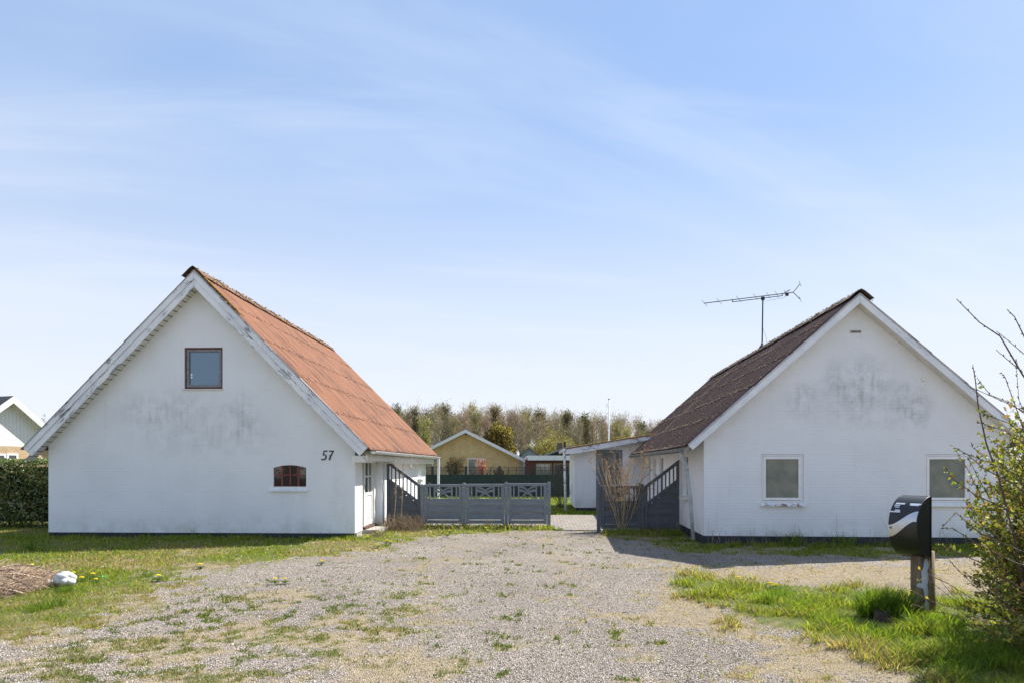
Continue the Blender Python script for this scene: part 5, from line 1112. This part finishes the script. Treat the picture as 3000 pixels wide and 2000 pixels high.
# --- woodland
def wood():
    protos = []
    kinds = [('bare_tree', 'tall bare brown woodland tree in the far wood', (0.31, 0.255, 0.19), (0.23, 0.19, 0.15), 0.55, 0.52), ('budding_tree', 'woodland tree hazed with olive buds in the far wood', (0.26, 0.22, 0.14), (0.21, 0.175, 0.12), 0.5, 0.48), ('larch_tree', 'narrow russet larch among the far wood', (0.27, 0.18, 0.11), (0.20, 0.145, 0.10), 0.42, 0.25), ('pine_tree', 'dark scraggy pine standing above the far wood', (0.11, 0.11, 0.06), (0.15, 0.13, 0.075), 0.35, 0.22), ('fresh_green_tree', 'fresh yellow-green tree among the bare far wood', (0.32, 0.295, 0.13), (0.26, 0.235, 0.12), 0.5, 0.36)]
    grp = {'bare_tree': 'bare trees of the far wood', 'budding_tree': 'budding trees of the far wood', 'larch_tree': 'larches of the far wood', 'pine_tree': 'pines of the far wood', 'fresh_green_tree': 'fresh green trees of the far wood'}
    for ki, (nm, lb, c1, c2, zst, wid) in enumerate(kinds):
        for v in range(2 if nm != 'fresh_green_tree' else 1):
            rs = np.random.default_rng(100+ki*7+v); H = 16.0
            root = thing(nm, lb, 'tree', (0, 0, 0), 0, grp[nm]); m = MB(); random.seed(200+ki*5+v)
            m.tube([(0, 0, -0.2), (0.1, 0.1, H*0.3), (-0.1, 0.1, H*0.6), (0.05, 0, H*0.95)], [0.30, 0.24, 0.17, 0.04], 6)
            tips = []; R_ = H*wid*0.42
            nb = 26 if nm != 'pine_tree' else 20
            for b in range(nb):
                z = H*(0.26+0.66*random.random()**0.8); a = random.uniform(0, 6.283); k = 1-0.75*max(0, (z/H-0.3)/0.7)**1.5 if nm in ('larch_tree',) else 1-0.55*max(0, (z/H-0.55)/0.45)
                up = {'pine_tree': 0.25, 'larch_tree': 0.35}.get(nm, 1.1); d = Vector((math.cos(a), math.sin(a), up)); L = R_*k*random.uniform(0.8, 1.4)
                pts, ds = branch(m, Vector((0, 0, z)), d, L, 0.07*k+0.02, 4, 0.18, Vector((0, 0, 0.4)), 4, 0.2)
                tips += [(pts[i], ds[i]) for i in range(1, 5)]
            m.build('trunk', M['bark_far'], root)
            n = {'bare_tree': 1350, 'budding_tree': 1700, 'larch_tree': 1400, 'pine_tree': 1700, 'fresh_green_tree': 1800}[nm]
            ti = rs.integers(0, len(tips), n); P0 = np.array([tuple(t[0]) for t in tips])[ti]; P0 = P0+np.array([0, 0, 0.3])*rs.random((n, 1))**2*4; D0 = np.array([tuple(t[1]) for t in tips])[ti]
            p = P0+rs.normal(size=(n, 3))*np.array([0.5, 0.5, 0.6]); d = D0*0.6+rs.normal(size=(n, 3))*0.5+np.array([0, 0, 0.4]); d /= np.linalg.norm(d, axis=1)[:, None]; s = np.cross(d, rs.normal(size=(n, 3))); s /= np.linalg.norm(s, axis=1)[:, None]
            L = (0.5+0.9*rs.random(n))[:, None]; wd = {'pine_tree': 0.13, 'fresh_green_tree': 0.13, 'budding_tree': 0.095}.get(nm, 0.07)
            V = np.stack([p-d*L*0.5, p+s*wd*0.5, p+d*L*0.5, p-s*wd*0.5], 1).reshape(-1, 3); t = rs.random(n)[:, None]; C = np.array(c1)*t+np.array(c2)*(1-t); C *= (0.75+0.5*rs.random(n))[:, None]
            np_mesh('crown', V, np.arange(4*n).reshape(n, 4), M['leaf_far'], root, np.repeat(C, 4, axis=0)); protos.append((nm, root))
    random.seed(31); used = set()
    def top(px):
        xs = [900, 1165, 1250, 1400, 1480, 1600, 1700, 1800, 1900, 1960, 2150]; ys = [1215, 1203, 1200, 1190, 1198, 1205, 1215, 1222, 1232, 1228, 1235]; return float(np.interp(px, xs, ys))
    specs = []
    for row, (dep, n, drop) in enumerate(((212, 56, -2), (192, 46, 5), (172, 26, 18))):
        for i in range(n):
            px = 1000+(2120-1000)*(i+random.uniform(0.1, 0.9))/n; r = random.random()
            nm = 'bare_tree' if r < 0.50 else 'budding_tree' if r < 0.70 else 'larch_tree' if r < 0.82 else 'pine_tree' if r < 0.94 else 'fresh_green_tree'
            if row == 2 and nm == 'pine_tree': nm = 'fresh_green_tree'
            if px > 1640 and nm == 'budding_tree' and random.random() < 0.3: nm = 'fresh_green_tree'
            dd = dep+random.uniform(-7, 7); zt = 1.7+(HZ-(top(px)+drop+random.uniform(-7, 13)-(12 if nm == 'pine_tree' and row < 2 else 0)))*dd/FPX; specs.append((nm, px, dd, zt/16.0))
    for nm, px, dd, s in specs:
        cand = [r for k, r in protos if k == nm]; r = random.choice(cand); p = D(px, 1360, dd); yaw = random.uniform(0, 6.28); sx = s*random.uniform(0.9, 1.25)
        if r.name not in used: used.add(r.name); r.location = (p.x, p.y, 0); r.rotation_euler = (0, 0, yaw); r.scale = (sx, sx, s)
        else: dup(r, (p.x, p.y, 0), yaw, (sx, sx, s))
    # undergrowth along the foot of the wood
    n = 5000; rs = np.random.default_rng(77); px = 950+1250*rs.random(n); dep = 165+50*rs.random(n); h = rs.random(n)**1.6*4.0
    V = []; 
    P = np.array([fwd*d_+rgt*((x_-1500)/FPX*d_) for x_, d_ in zip(px, dep)]); P[:, 2] = h
    d = rs.normal(size=(n, 3))*0.5+np.array([0, 0, 0.8]); d /= np.linalg.norm(d, axis=1)[:, None]; s = np.cross(d, rs.normal(size=(n, 3))); s /= np.linalg.norm(s, axis=1)[:, None]; L = (0.6+1.0*rs.random(n))[:, None]
    V = np.stack([P-d*L*0.5, P+s*0.11, P+d*L*0.5, P-s*0.11], 1).reshape(-1, 3); pal = np.array([(0.10, 0.085, 0.045), (0.13, 0.105, 0.06), (0.12, 0.13, 0.045)]); C = pal[rs.integers(0, 3, n)]*(0.7+0.6*rs.random(n))[:, None]
    o = np_mesh('undergrowth', V, np.arange(4*n).reshape(n, 4), M['leafattr'], None, np.repeat(C, 4, axis=0)); tag(o, 'brown brush along the foot of the far wood', 'undergrowth', kind='stuff')
    bt = [r for k, r in protos if k == 'bare_tree' and r.name in used][0]
    for k, (x_, y_, s_) in enumerate(((-24, -62, 0.80), (-17, -66, 0.95), (-31, -60, 0.78), (-10, -64, 0.85))):
        t = dup(bt, (x_, y_, 0), k*1.3, s_, 'bare tree across the road mirrored in the upper gable window'); t['group'] = 'trees across the road'
    for k, r in protos:
        if r.name not in used:
            for ch in list(r.children): bpy.data.objects.remove(ch)
            bpy.data.objects.remove(r)
wood()
random.seed(99)
# a tree tip showing over the neighbour's roof
bush('bare_tree', 'distant bare treetop just over the neighbour roof edge', 129, 1229, 1400, 26, 90, [(0.10, 0.085, 0.06)], 'tree', n=900, size=0.4, seed=21, aspect=0.15)

# ------------------------------------------------------------------ grass, tufts, stones
def blades(x, y, z, h, w, lean, col_, name, label, cat, seg=2):
    n = len(x); a = rng.random(n)*6.283; dx, dy = np.cos(a), np.sin(a); la = rng.random(n)*6.283; lx, ly = np.cos(la)*lean*h, np.sin(la)*lean*h
    z0 = np.full(n, -0.01)+z
    b0 = np.stack([x-dx*w, y-dy*w, z0], 1); b1 = np.stack([x+dx*w, y+dy*w, z0], 1)
    m0 = np.stack([x-dx*w*0.8+lx*0.35, y-dy*w*0.8+ly*0.35, z0+h*0.55], 1); m1 = np.stack([x+dx*w*0.8+lx*0.35, y+dy*w*0.8+ly*0.35, z0+h*0.55], 1)
    t = np.stack([x+lx, y+ly, z0+h*np.sqrt(np.maximum(1-(lean*0.6)**2, 0.2))], 1)
    V = np.stack([b0, b1, m1, m0, t], 1).reshape(-1, 3); i = np.arange(n)*5
    F3 = np.concatenate([np.stack([i, i+1, i+2], 1), np.stack([i, i+2, i+3], 1), np.stack([i+3, i+2, i+4], 1)])
    C = np.repeat(col_, 5, axis=0); o = np_mesh(name, V, F3, M['grassattr'], None, C); return tag(o, label, cat, kind='stuff')
def inside_house(x, y):
    r = np.zeros(len(x), bool)
    for fr, x0, x1, y0 in ((HLfr, -HLW-0.02, 0.05, -0.01), (HRfr, -0.02, HR['W']+0.1, -0.01)):
        c, s = math.cos(-fr.yaw), math.sin(-fr.yaw); u = (x-fr.o.x)*c-(y-fr.o.y)*s; v = (x-fr.o.x)*s+(y-fr.o.y)*c; r |= (u > x0) & (u < x1) & (v > y0) & (v < 14)
    return r
def grass():
    # candidates spread so that near ground gets more, smaller blades
    n = 1300000; d = 4.2*np.exp(rng.random(n)*math.log(36/4.2)); px = -350+3700*rng.random(n); x = fwd.x*d+rgt.x*((px-1500)/FPX*d); y = fwd.y*d+rgt.y*((px-1500)/FPX*d)
    m = masks(x, y); pv = (x > -3.9) & (x < 3.35) & (y > 18.6) & (y < 22.9) | ((x > 0.3) & (x < 3.35) & (y > 17.75) & (y < 22.9))
    lush = m['lush']; left = m['left']; clump = m['n2']
    dens = np.maximum.reduce([lush*0.98, left*(0.34+0.6*sstep(m['n2']*0.6+m['n3']*0.4, 0.42, 0.6)), m['shade']*0.6*(0.15+sstep(m['n2'], 0.42, 0.6)), m['tuft']*0.9, m['dry']*0.16*sstep(m['n3'], 0.40, 0.6), m['far']*0.5, 0.006*np.ones(n)])
    near_wall = np.zeros(n)
    for fr, x0, x1 in ((HLfr, -HLW-3, 0.2), (HRfr, -0.3, HR['W']+2)):
        c, s = math.cos(-fr.yaw), math.sin(-fr.yaw); u = (x-fr.o.x)*c-(y-fr.o.y)*s; v = (x-fr.o.x)*s+(y-fr.o.y)*c; near_wall = np.maximum(near_wall, ((u > x0) & (u < x1)) * sstep(v, -0.95, -0.15) * (v < 0.02))
    dens = np.maximum(dens, near_wall*0.9*sstep(m['n2'], 0.35, 0.55))
    fence_foot = ((x > -4.3) & (x < 0.3) & (y > 17.7) & (y < 18.5)) | ((x > 1.5) & (x < 3.4) & (y > 16.5) & (y < 17.4)); dens = np.maximum(dens, fence_foot*0.8)
    keep = (rng.random(n) < dens) & ~pv & ~inside_house(x, y)
    x, y, d = x[keep], y[keep], d[keep]; m = {k: v[keep] for k, v in m.items()}; lush, left, nw, ff = m['lush'], m['left'], near_wall[keep], fence_foot[keep].astype(float); n = len(x)
    cl = sstep(m['n2'], 0.45, 0.68)
    h = 0.03+0.022*left+0.012*m['tuft']+lush*(0.03+0.10*cl)+0.02*m['shade']+nw*0.055*(0.4+cl)+ff*0.08*(0.4+rng.random(n))+0.05*m['far']
    h = h*(0.5+0.9*rng.random(n)); h += (rng.random(n) < 0.03)*0.06*left
    w = np.maximum(0.0016+h*0.014, 0.00052*d)*(0.7+0.6*rng.random(n)); lean = 0.35+0.75*rng.random(n)
    green = np.array([(0.23, 0.30, 0.030), (0.17, 0.245, 0.026), (0.31, 0.345, 0.05), (0.13, 0.195, 0.025)])[rng.integers(0, 4, n)]
    dry = np.array([(0.40, 0.33, 0.16), (0.32, 0.26, 0.12), (0.46, 0.40, 0.22), (0.26, 0.18, 0.10)])[rng.integers(0, 4, n)]
    pdry = np.clip(lush*(0.06+0.4*sstep(m['n3']*0.5+m['n2']*0.5, 0.5, 0.36))+left*(0.08+0.58*sstep(m['n1']*0.6+m['n3']*0.4, 0.44, 0.60))+0.2*m['tuft']+0.75*m['dry']+0.15*m['shade'], 0.08, 0.9)*(1-0.6*nw); pdry *= np.where(m['far'] > 0.5, 0.4, 1)
    isd = rng.random(n) < pdry; C = np.where(isd[:, None], dry, green)*(0.75+0.5*rng.random(n))[:, None]
    C = np.where((m['tuft'] > 0.3)[:, None] & ~isd[:, None], C*np.array([0.40, 0.52, 0.45]), C); C = np.where((left > 0.4)[:, None] & ~isd[:, None], C*np.array([1.0, 0.98, 0.9]), C)
    h = np.where(isd, h*0.75, h)
    return blades(x, y, 0.0, h, w, lean, C, 'grass', 'patchy green and straw-dry grass around the gravel drive', 'grass')
grass()
def tall_tufts():
    xs = []; ys = []; hs = []; cs = []; G_ = np.array([(0.12, 0.20, 0.024), (0.17, 0.26, 0.028), (0.09, 0.155, 0.02)])
    spots = [(2560, 1815, 0.16, 520, 0.36), (2610, 1812, 0.16, 520, 0.38), (2640, 1830, 0.14, 300, 0.28), (2290, 1760, 0.16, 300, 0.22), (2250, 1770, 0.13, 200, 0.18), (2350, 1790, 0.16, 240, 0.18), (2420, 1830, 0.18, 220, 0.16), (2560, 1880, 0.16, 240, 0.20), (2480, 1850, 0.12, 160, 0.17), (2700, 1850, 0.15, 260, 0.16), (2760, 1840, 0.2, 300, 0.2), (2840, 1900, 0.25, 500, 0.2), (2720, 1930, 0.25, 420, 0.16), (2930, 1950, 0.25, 500, 0.2), (2800, 1960, 0.25, 420, 0.16), (2620, 1880, 0.2, 260, 0.15),
             (90, 1612, 0.1, 60, 0.3), (190, 1735, 0.12, 120, 0.15), (250, 1700, 0.12, 100, 0.12), (430, 1690, 0.10, 90, 0.12), (2470, 1600, 0.25, 160, 0.3), (2320, 1598, 0.25, 160, 0.35), (580, 1572, 0.2, 120, 0.3), (640, 1572, 0.2, 60, 0.2), (160, 1780, 0.12, 110, 0.16), (110, 1790, 0.12, 110, 0.14)]
    for (px, py, r, n, h) in spots:
        g = G(px, py); a = rng.random(n)*6.28; rr = r*np.sqrt(rng.random(n)); xs.append(g.x+np.cos(a)*rr); ys.append(g.y+np.sin(a)*rr); hs.append(h*(0.45+0.75*rng.random(n))); cs.append(G_[rng.integers(0, 3, n)]*(0.7+0.6*rng.random(n))[:, None]*(1.25 if px > 2650 or (2200 < px < 2500 and py > 1700) else 1.0))
    x = np.concatenate(xs); y = np.concatenate(ys); h = np.concatenate(hs); C = np.concatenate(cs); n = len(x)
    return blades(x, y, 0.0, h, 0.0028+h*0.006, 0.25+0.6*rng.random(n), C, 'grass_tufts', 'taller tufts of lush green grass by mailbox and walls', 'grass')
tall_tufts()
def stones():
    n = 230000; d = 4.6*np.exp(rng.random(n)*math.log(11.5/4.6)); px = -60+2960*rng.random(n); x = fwd.x*d+rgt.x*((px-1500)/FPX*d); y = fwd.y*d+rgt.y*((px-1500)/FPX*d); m = masks(x, y)
    keep = rng.random(n) < np.clip(m['gravel']*1.1, 0.02, 0.95); x, y, d = x[keep], y[keep], d[keep]; n = len(x)
    s = (0.0028+0.0046*rng.random(n)**2.2)*(1+0.02*d); s *= np.where(rng.random(n) < 0.006, 1.9, 1)
    base = np.array([(1, 0, 0), (0, 1, 0), (-1, 0, 0), (0, -1, 0), (0, 0, 0.8), (0, 0, -0.8)], float); rot = rng.random(n)*6.28; c, sn = np.cos(rot), np.sin(rot)
    B = base[None]*s[:, None, None]*(0.65+0.7*rng.random((n, 6, 1))); bx = B[:, :, 0]*c[:, None]-B[:, :, 1]*sn[:, None]; by = B[:, :, 0]*sn[:, None]+B[:, :, 1]*c[:, None]; bz = B[:, :, 2]*0.7+B[:, :, 0]*0.3
    zg = (fbm(x, y, 0.7, 5)-0.5)*0.05+(fbm(x, y, 6, 8)-0.5)*0.02
    V = np.stack([bx+x[:, None], by+y[:, None], bz+zg[:, None]+s[:, None]*0.3], 2).reshape(-1, 3); fc = np.array([(0, 1, 4), (1, 2, 4), (2, 3, 4), (3, 0, 4), (1, 0, 5), (2, 1, 5), (3, 2, 5), (0, 3, 5)]); F = (np.arange(n)*6)[:, None, None]+fc[None]; F = F.reshape(-1, 3)
    pal = np.array([(0.47, 0.40, 0.335), (0.70, 0.635, 0.565), (0.20, 0.18, 0.17), (0.40, 0.30, 0.22), (0.76, 0.71, 0.65), (0.11, 0.105, 0.11), (0.50, 0.40, 0.31)]); C = pal[rng.choice(7, n, p=[.25, .18, .15, .14, .08, .1, .1])]*(0.8+0.4*rng.random(n))[:, None]
    nm = NT('gravel_stone'); nm.fin(nm.attr('Col', 'Color'), 0.85, 0, 0.25)
    return tag(np_mesh('gravel', V, F, nm.mat, None, np.repeat(C, 6, axis=0)), 'loose pale and grey pebbles scattered over the drive', 'gravel', kind='stuff')
stones()

# ------------------------------------------------------------------ small things on the ground
def dandelions():
    ym = plain('dandelion_yellow', (0.80, 0.60, 0.015), 0.7, var=0.15); gm = leafmat('dandelion_leaf', (0.07, 0.12, 0.025))
    root = thing('dandelion', 'x', 'flower'); m = MB()
    for k in range(26):
        a = k*2.4; r = 0.004+0.020*(k/26)**0.6; m.tube([(math.cos(a)*r*0.5, math.sin(a)*r*0.5, 0.075), (math.cos(a)*(r+0.008), math.sin(a)*(r+0.008), 0.088-0.010*(k/26))], [0.003, 0.0055], 4)
    m.build('flower_head', ym, root); m = MB(); m.tube([(0, 0, -0.01), (0.004, 0, 0.04), (0, 0, 0.078)], 0.0025, 5); m.build('stalk', gm, root)
    lf = MB()
    for k in range(9):
        a = k*0.7+random.random()*0.3; L = 0.07+0.06*random.random(); d = Vector((math.cos(a), math.sin(a), 0)); s = Vector((-d.y, d.x, 0)); pts = []
        for i in range(5): t = i/4; w_ = 0.012*(math.sin(math.pi*(0.15+0.8*t)))*(0.6+0.7*(i % 2)); c = d*L*t+Vector((0, 0, 0.012+0.035*math.sin(t*2.6))); pts += [c-s*w_, c+s*w_]
        lf.add(pts, [(2*i, 2*i+1, 2*i+3, 2*i+2) for i in range(4)])
    lf.build('leaf_rosette', gm, root)
    groups = [('yellow dandelion flowering in the grass beside the white bag', [(215, 1690), (239, 1706), (281, 1709), (272, 1696)]), ('yellow dandelion standing alone in grass right of green scrap', [(463, 1703)]), ('small yellow dandelion in the left grass ahead of white gable', [(587, 1667)]), ('small yellow dandelion in the grass left of the white bag', [(93, 1669)]),
              ('yellow dandelion in gravel in front of the arched iron window', [(805, 1709), (835, 1709), (942, 1655)]), ('yellow dandelion at the gravel edge in front of glazed door', [(1106, 1569), (1132, 1593), (1143, 1596), (1108, 1604), (1076, 1580)]), ('yellow dandelion in grass at foot of blue grey panel fence', [(1310, 1572), (1316, 1563), (1423, 1555), (1428, 1560)]), ('yellow dandelion in the bright grass patch left of mailbox', [(2160, 1709), (2264, 1730), (2258, 1728), (2276, 1728)]), ('yellow dandelion in grass between mailbox and leafing shrub', [(2839, 1795), (2876, 1815)])]
    first = True; scl = 1.0
    for lab, pts in groups:
        for p in pts:
            g = G(*p); s = random.uniform(0.95, 1.35)
            if first: o = root; first = False; o.location = (g.x, g.y, 0); o['label'] = lab; o.scale = (s,)*3
            else: o = dup(root, (g.x, g.y, 0), random.uniform(0, 6.28), s, lab)
            o['group'] = 'dandelions ' + ('in ' + lab.split(' in ')[-1] if False else 'in the grass and gravel')
dandelions()
def bag():
    g = G(176, 1722); root = thing('plastic_bag', 'crumpled white plastic bag lying in the grass by twig pile', 'bag', (g.x, g.y+0.1, 0)); bm = bmesh.new(); bmesh.ops.create_icosphere(bm, subdivisions=4, radius=1.0)
    rs = random.Random(5); dirs = [Vector((rs.gauss(0, 1), rs.gauss(0, 1), rs.gauss(0, 1))).normalized() for _ in range(34)]
    for v in bm.verts:
        n = v.co.normalized(); c = max(d.dot(n)*0.98-0.0*i for i, d in enumerate(dirs)); r = 0.80+0.24*(1-(1-c)*7); v.co = n*max(r, 0.72); v.co.x *= 0.150; v.co.y *= 0.14; v.co.z *= 0.125; v.co.z = max(v.co.z+0.098, -0.01)
        if n.x < -0.8: v.co.x -= 0.03*(-n.x-0.8)*5; v.co.z *= 0.85
    me = bpy.data.meshes.new('bag'); bm.to_mesh(me); bm.free(); n = NT('white_plastic'); c = n.mix(n.mr(n.noise(9, 5, 0.7), 0.5, 0.75, 0, 0.5), (0.56, 0.56, 0.57), (0.28, 0.27, 0.24)); n.bump(n.noise(22, 4, 0.6, dist=1.5), 0.6, 0.02); me.materials.append(n.fin(c, 0.38)); o = bpy.data.objects.new('bag_body', me); col.objects.link(o); o.parent = root
    m = MB(); m.tube([(-0.18, 0, 0.07), (-0.22, -0.02, 0.06), (-0.25, 0.01, 0.075)], [0.03, 0.012, 0.03], 7); m.build('knot', n.mat, root)
    for nm, lb, px, py, w_, c in (('plastic_scrap', 'bright green plastic scrap in the grass behind dandelions', 300, 1692, 0.16, (0.10, 0.42, 0.08)), ('plastic_scrap', 'pale teal plastic scrap between twig pile and white bag', 103, 1702, 0.13, (0.22, 0.40, 0.36))):
        g = G(px, py); m = MB(); 
        hh = 0.03 if c[0] < 0.2 else 0.12
        def fn(u, v): return ((u-0.5)*w_*(1-0.5*v*(hh > 0.1)), 0.02*math.sin(u*9)+0.05*v, 0.01+hh*v*(0.6+0.4*math.sin(u*7))+0.012*math.sin(u*13+v*5))
        m.grid(fn, 10, 5); m.grid(lambda u, v: (lambda p: (p[0], p[1]+0.004, p[2]-0.004))(fn(u, v)), 10, 5); o = m.build(nm, plain(nm+'_mat', c, 0.4), None); o.location = (g.x, g.y, 0); tag(o, lb, 'litter')
bag()
def twig_pile():
    g = G(-62, 1735); root = thing('twig_pile', 'heap of dry straw and twigs at the left edge', 'twig pile', (g.x, g.y, 0)); V = []; F = []; C = []; rs = np.random.default_rng(8); n = 6500
    r = 0.68*np.sqrt(rs.random(n)); a = rs.random(n)*6.283; x = r*np.cos(a); y = r*np.sin(a)*1.7; z = 0.27*np.maximum(1-(r/0.72)**1.6, 0)*(0.75+0.35*rs.random(n))+0.02
    an = rs.random(n)*6.283; L = 0.14+0.42*rs.random(n)**2; d = np.stack([np.cos(an), np.sin(an), rs.normal(size=n)*0.28], 1); w_ = np.where(rs.random(n) < 0.05, 0.007, 0.0016+0.0018*rs.random(n)); p = np.stack([x, y, z], 1); bend = rs.normal(size=(n, 3))*0.03
    s = np.cross(d, np.array([0, 0, 1.0])); s /= np.linalg.norm(s, axis=1)[:, None]; up = np.array([0, 0, 1.0])
    e0 = p-d*L[:, None]*0.5; e1 = p+d*L[:, None]*0.5; mid = p+bend
    V = np.stack([e0-s*w_[:, None], e0+s*w_[:, None], mid+s*w_[:, None], mid-s*w_[:, None], mid+up*w_[:, None], e1+s*w_[:, None], e1-s*w_[:, None], e0+up*w_[:, None], e1+up*w_[:, None]], 1).reshape(-1, 3); i = np.arange(n)*9
    F = np.concatenate([np.stack(k, 1) for k in ((i, i+3, i+4, i+7), (i+1, i+7, i+4, i+2), (i+3, i+6, i+8, i+4), (i+2, i+4, i+8, i+5))]); pal = np.array([(0.30, 0.22, 0.15), (0.40, 0.31, 0.22), (0.17, 0.115, 0.08), (0.22, 0.15, 0.10), (0.10, 0.075, 0.06)]); C = 1.35*pal[rs.integers(0, 5, n)]*(0.6+0.6*rs.random(n))[:, None]
    nm = NT('dry_straw'); nm.fin(nm.attr('Col', 'Color'), 0.9, 0, 0.2); o = np_mesh('straw', V, F, nm.mat, root, np.repeat(C, 9, axis=0)); o['kind'] = 'stuff'
    m = MB(); m.grid(lambda u, v: (0.62*v*math.cos(6.283*u), 1.05*v*math.sin(6.283*u), 0.24*(1-v**1.6)-0.02), 28, 8); m.build('core', plain('pile_core', (0.13, 0.09, 0.06), 0.95, var=0.5, scale=30), root)
    m = MB()
    for (pa, pb, r_) in (((40, 1720), (165, 1700), 0.008), ((80, 1705), (185, 1668), 0.006), ((-40, 1740), (128, 1703), 0.012), ((20, 1760), (130, 1790), 0.006)):
        A = G(*pa)-g; B = G(*pb)-g; A.z = 0.25*(pa[0] < 60)+0.06; B.z = 0.10; m.tube([A, (A+B)/2+Vector((0, 0, 0.06)), B], [r_, r_*0.8, r_*0.4], 5)
    m.build('sticks', M['bark_red'], root)
twig_pile()
def stump():
    g = G(2588, 1828); root = thing('tree_stump', 'small weathered stump hidden in tall grass left of mailbox', 'stump', (g.x, g.y, 0)); m = MB(); N = 14
    def fn(u, v): a = 6.283*u; r = 0.085*(1.25-0.3*v)*(1+0.12*math.sin(a*4+1)+0.06*math.sin(a*9)); return (r*math.cos(a), r*math.sin(a), -0.03+0.17*v+0.02*math.sin(a*3)*v)
    m.grid(fn, 28, 6); m.add([fn(k/28, 1) for k in range(28)], [list(range(28))]); m.build('stump_body', plain('stump_wood', (0.07, 0.05, 0.035), 0.95, var=0.5, scale=20, bump=0.6), root, True)
stump()
def weeds():
    # dry stalks standing before the sloping fence panel
    labs = ['tall dry seed stalk at the left before the sloping dark fence', 'second tall dry seed stalk in front of the sloping dark fence', 'leaning dry stalk before the first fence post', 'bent dry stalk before the first ornamented fence panel']
    for (bx, by, tx, ty), lb in zip(((1152, 1545, 1163, 1370), (1172, 1545, 1180, 1385), (1215, 1540, 1245, 1420), (1262, 1540, 1258, 1415)), labs):
        g = G(bx, by+3); dep = g.dot(fwd); t = D(tx, ty, dep)-g; root = thing('dry_stalk', lb, 'weed', (g.x, g.y, 0), 0, 'dry stalks by the fence'); m = MB(); m.tube([(0, 0, -0.02), t*0.5+Vector((0.02, 0, 0)), t], [0.010, 0.008, 0.004], 5)
        for k in range(26): f = random.uniform(0.55, 1.0); p = t*f; m.tube([p, p+rv(0.3)*random.uniform(0.03, 0.07)], [0.004, 0.009], 4)
        m.build('stem', M['straw'] if bx != 1215 else M['bark_red'], root)
    n = 700; m = MB()
    for k in range(n):
        px = random.choice((random.uniform(1085, 1240), random.uniform(1130, 1230), random.uniform(1240, 1610))); 
        if px > 1240 and random.random() < 0.45: continue
        g = G(px, random.uniform(1546, 1556)); h = random.uniform(0.12, 0.55) if px < 1245 else random.uniform(0.08, 0.34)
        if px < 1125: g = G(px, random.uniform(1560, 1575)); h *= 0.4
        d = Vector((random.gauss(0, 0.5), random.gauss(0, 0.3), 1)).normalized(); m.tube([g, g+d*h*0.6, g+d*h+Vector((random.gauss(0, 0.06), 0, -0.04))], [0.0045, 0.004, 0.002], 4, 0, False)
        if random.random() < 0.5: p = g+d*h*0.6; m.tube([p, p+rv(0.3)*0.12], [0.003, 0.002], 4, 0, False)
    for k in range(170):     # a few dead stems along the right house wall
        px = random.uniform(1880, 2880); 
        b = G(px, 1596 if px > 2062 else 1560); h = random.uniform(0.1, 0.4)*(2 if random.random() < 0.08 else 1); d = Vector((random.gauss(0, 0.25), random.gauss(0, 0.15), 1)); b.y -= random.uniform(0.1, 0.4); m.tube([b, b+d*h*0.6, b+d*h], [0.003, 0.0025, 0.0015], 4, 0, False)
    o = m.build('dry_weeds', plain('dry_weed', (0.24, 0.175, 0.115), 0.9, var=0.45, scale=5), None); tag(o, 'tangle of dead brown weed stems along the fences', 'weeds', kind='stuff')
    gl = leafmat('weed_leaf', (0.15, 0.23, 0.03), 0.5)
    for (px, py, r, n_, lb) in ((1262, 1548, 0.30, 60, 'bright green leafy weed clump before first ornamented panel'), (1638, 1552, 0.24, 46, 'low green weed at the right end of blue grey fence'), (582, 1572, 0.16, 30, 'dark green weed growing at the foot of white gable'), (2420, 1604, 0.3, 40, 'broad green weed growing along the stained gable wall')):
        g = G(px, py); root = thing('leafy_weed', lb, 'weed', (g.x, g.y, 0)); m = MB()
        for k in range(n_):
            a = random.uniform(0, 6.28); d = Vector((math.cos(a), math.sin(a), random.uniform(0.4, 1.6))).normalized(); s = d.cross(Vector((0, 0, 1))).normalized(); L = r*random.uniform(0.5, 1.2); w_ = 0.012*random.uniform(0.7, 1.3); b = Vector((math.cos(a), math.sin(a), 0))*0.05*random.random(); pts = []
            for i in range(5): t = i/4; c = b+d*L*t+Vector((0, 0, -0.55*L*t*t)); q = w_*math.sin(math.pi*(0.12+0.86*t)); pts += [c-s*q, c+s*q]
            m.add(pts, [(2*i, 2*i+1, 2*i+3, 2*i+2) for i in range(4)])
        m.build('leaves', gl, root); m = MB(); m.tube([(0, 0, -0.02), (0, 0, r*0.3)], 0.01, 5); m.build('stem', gl, root)
weeds()
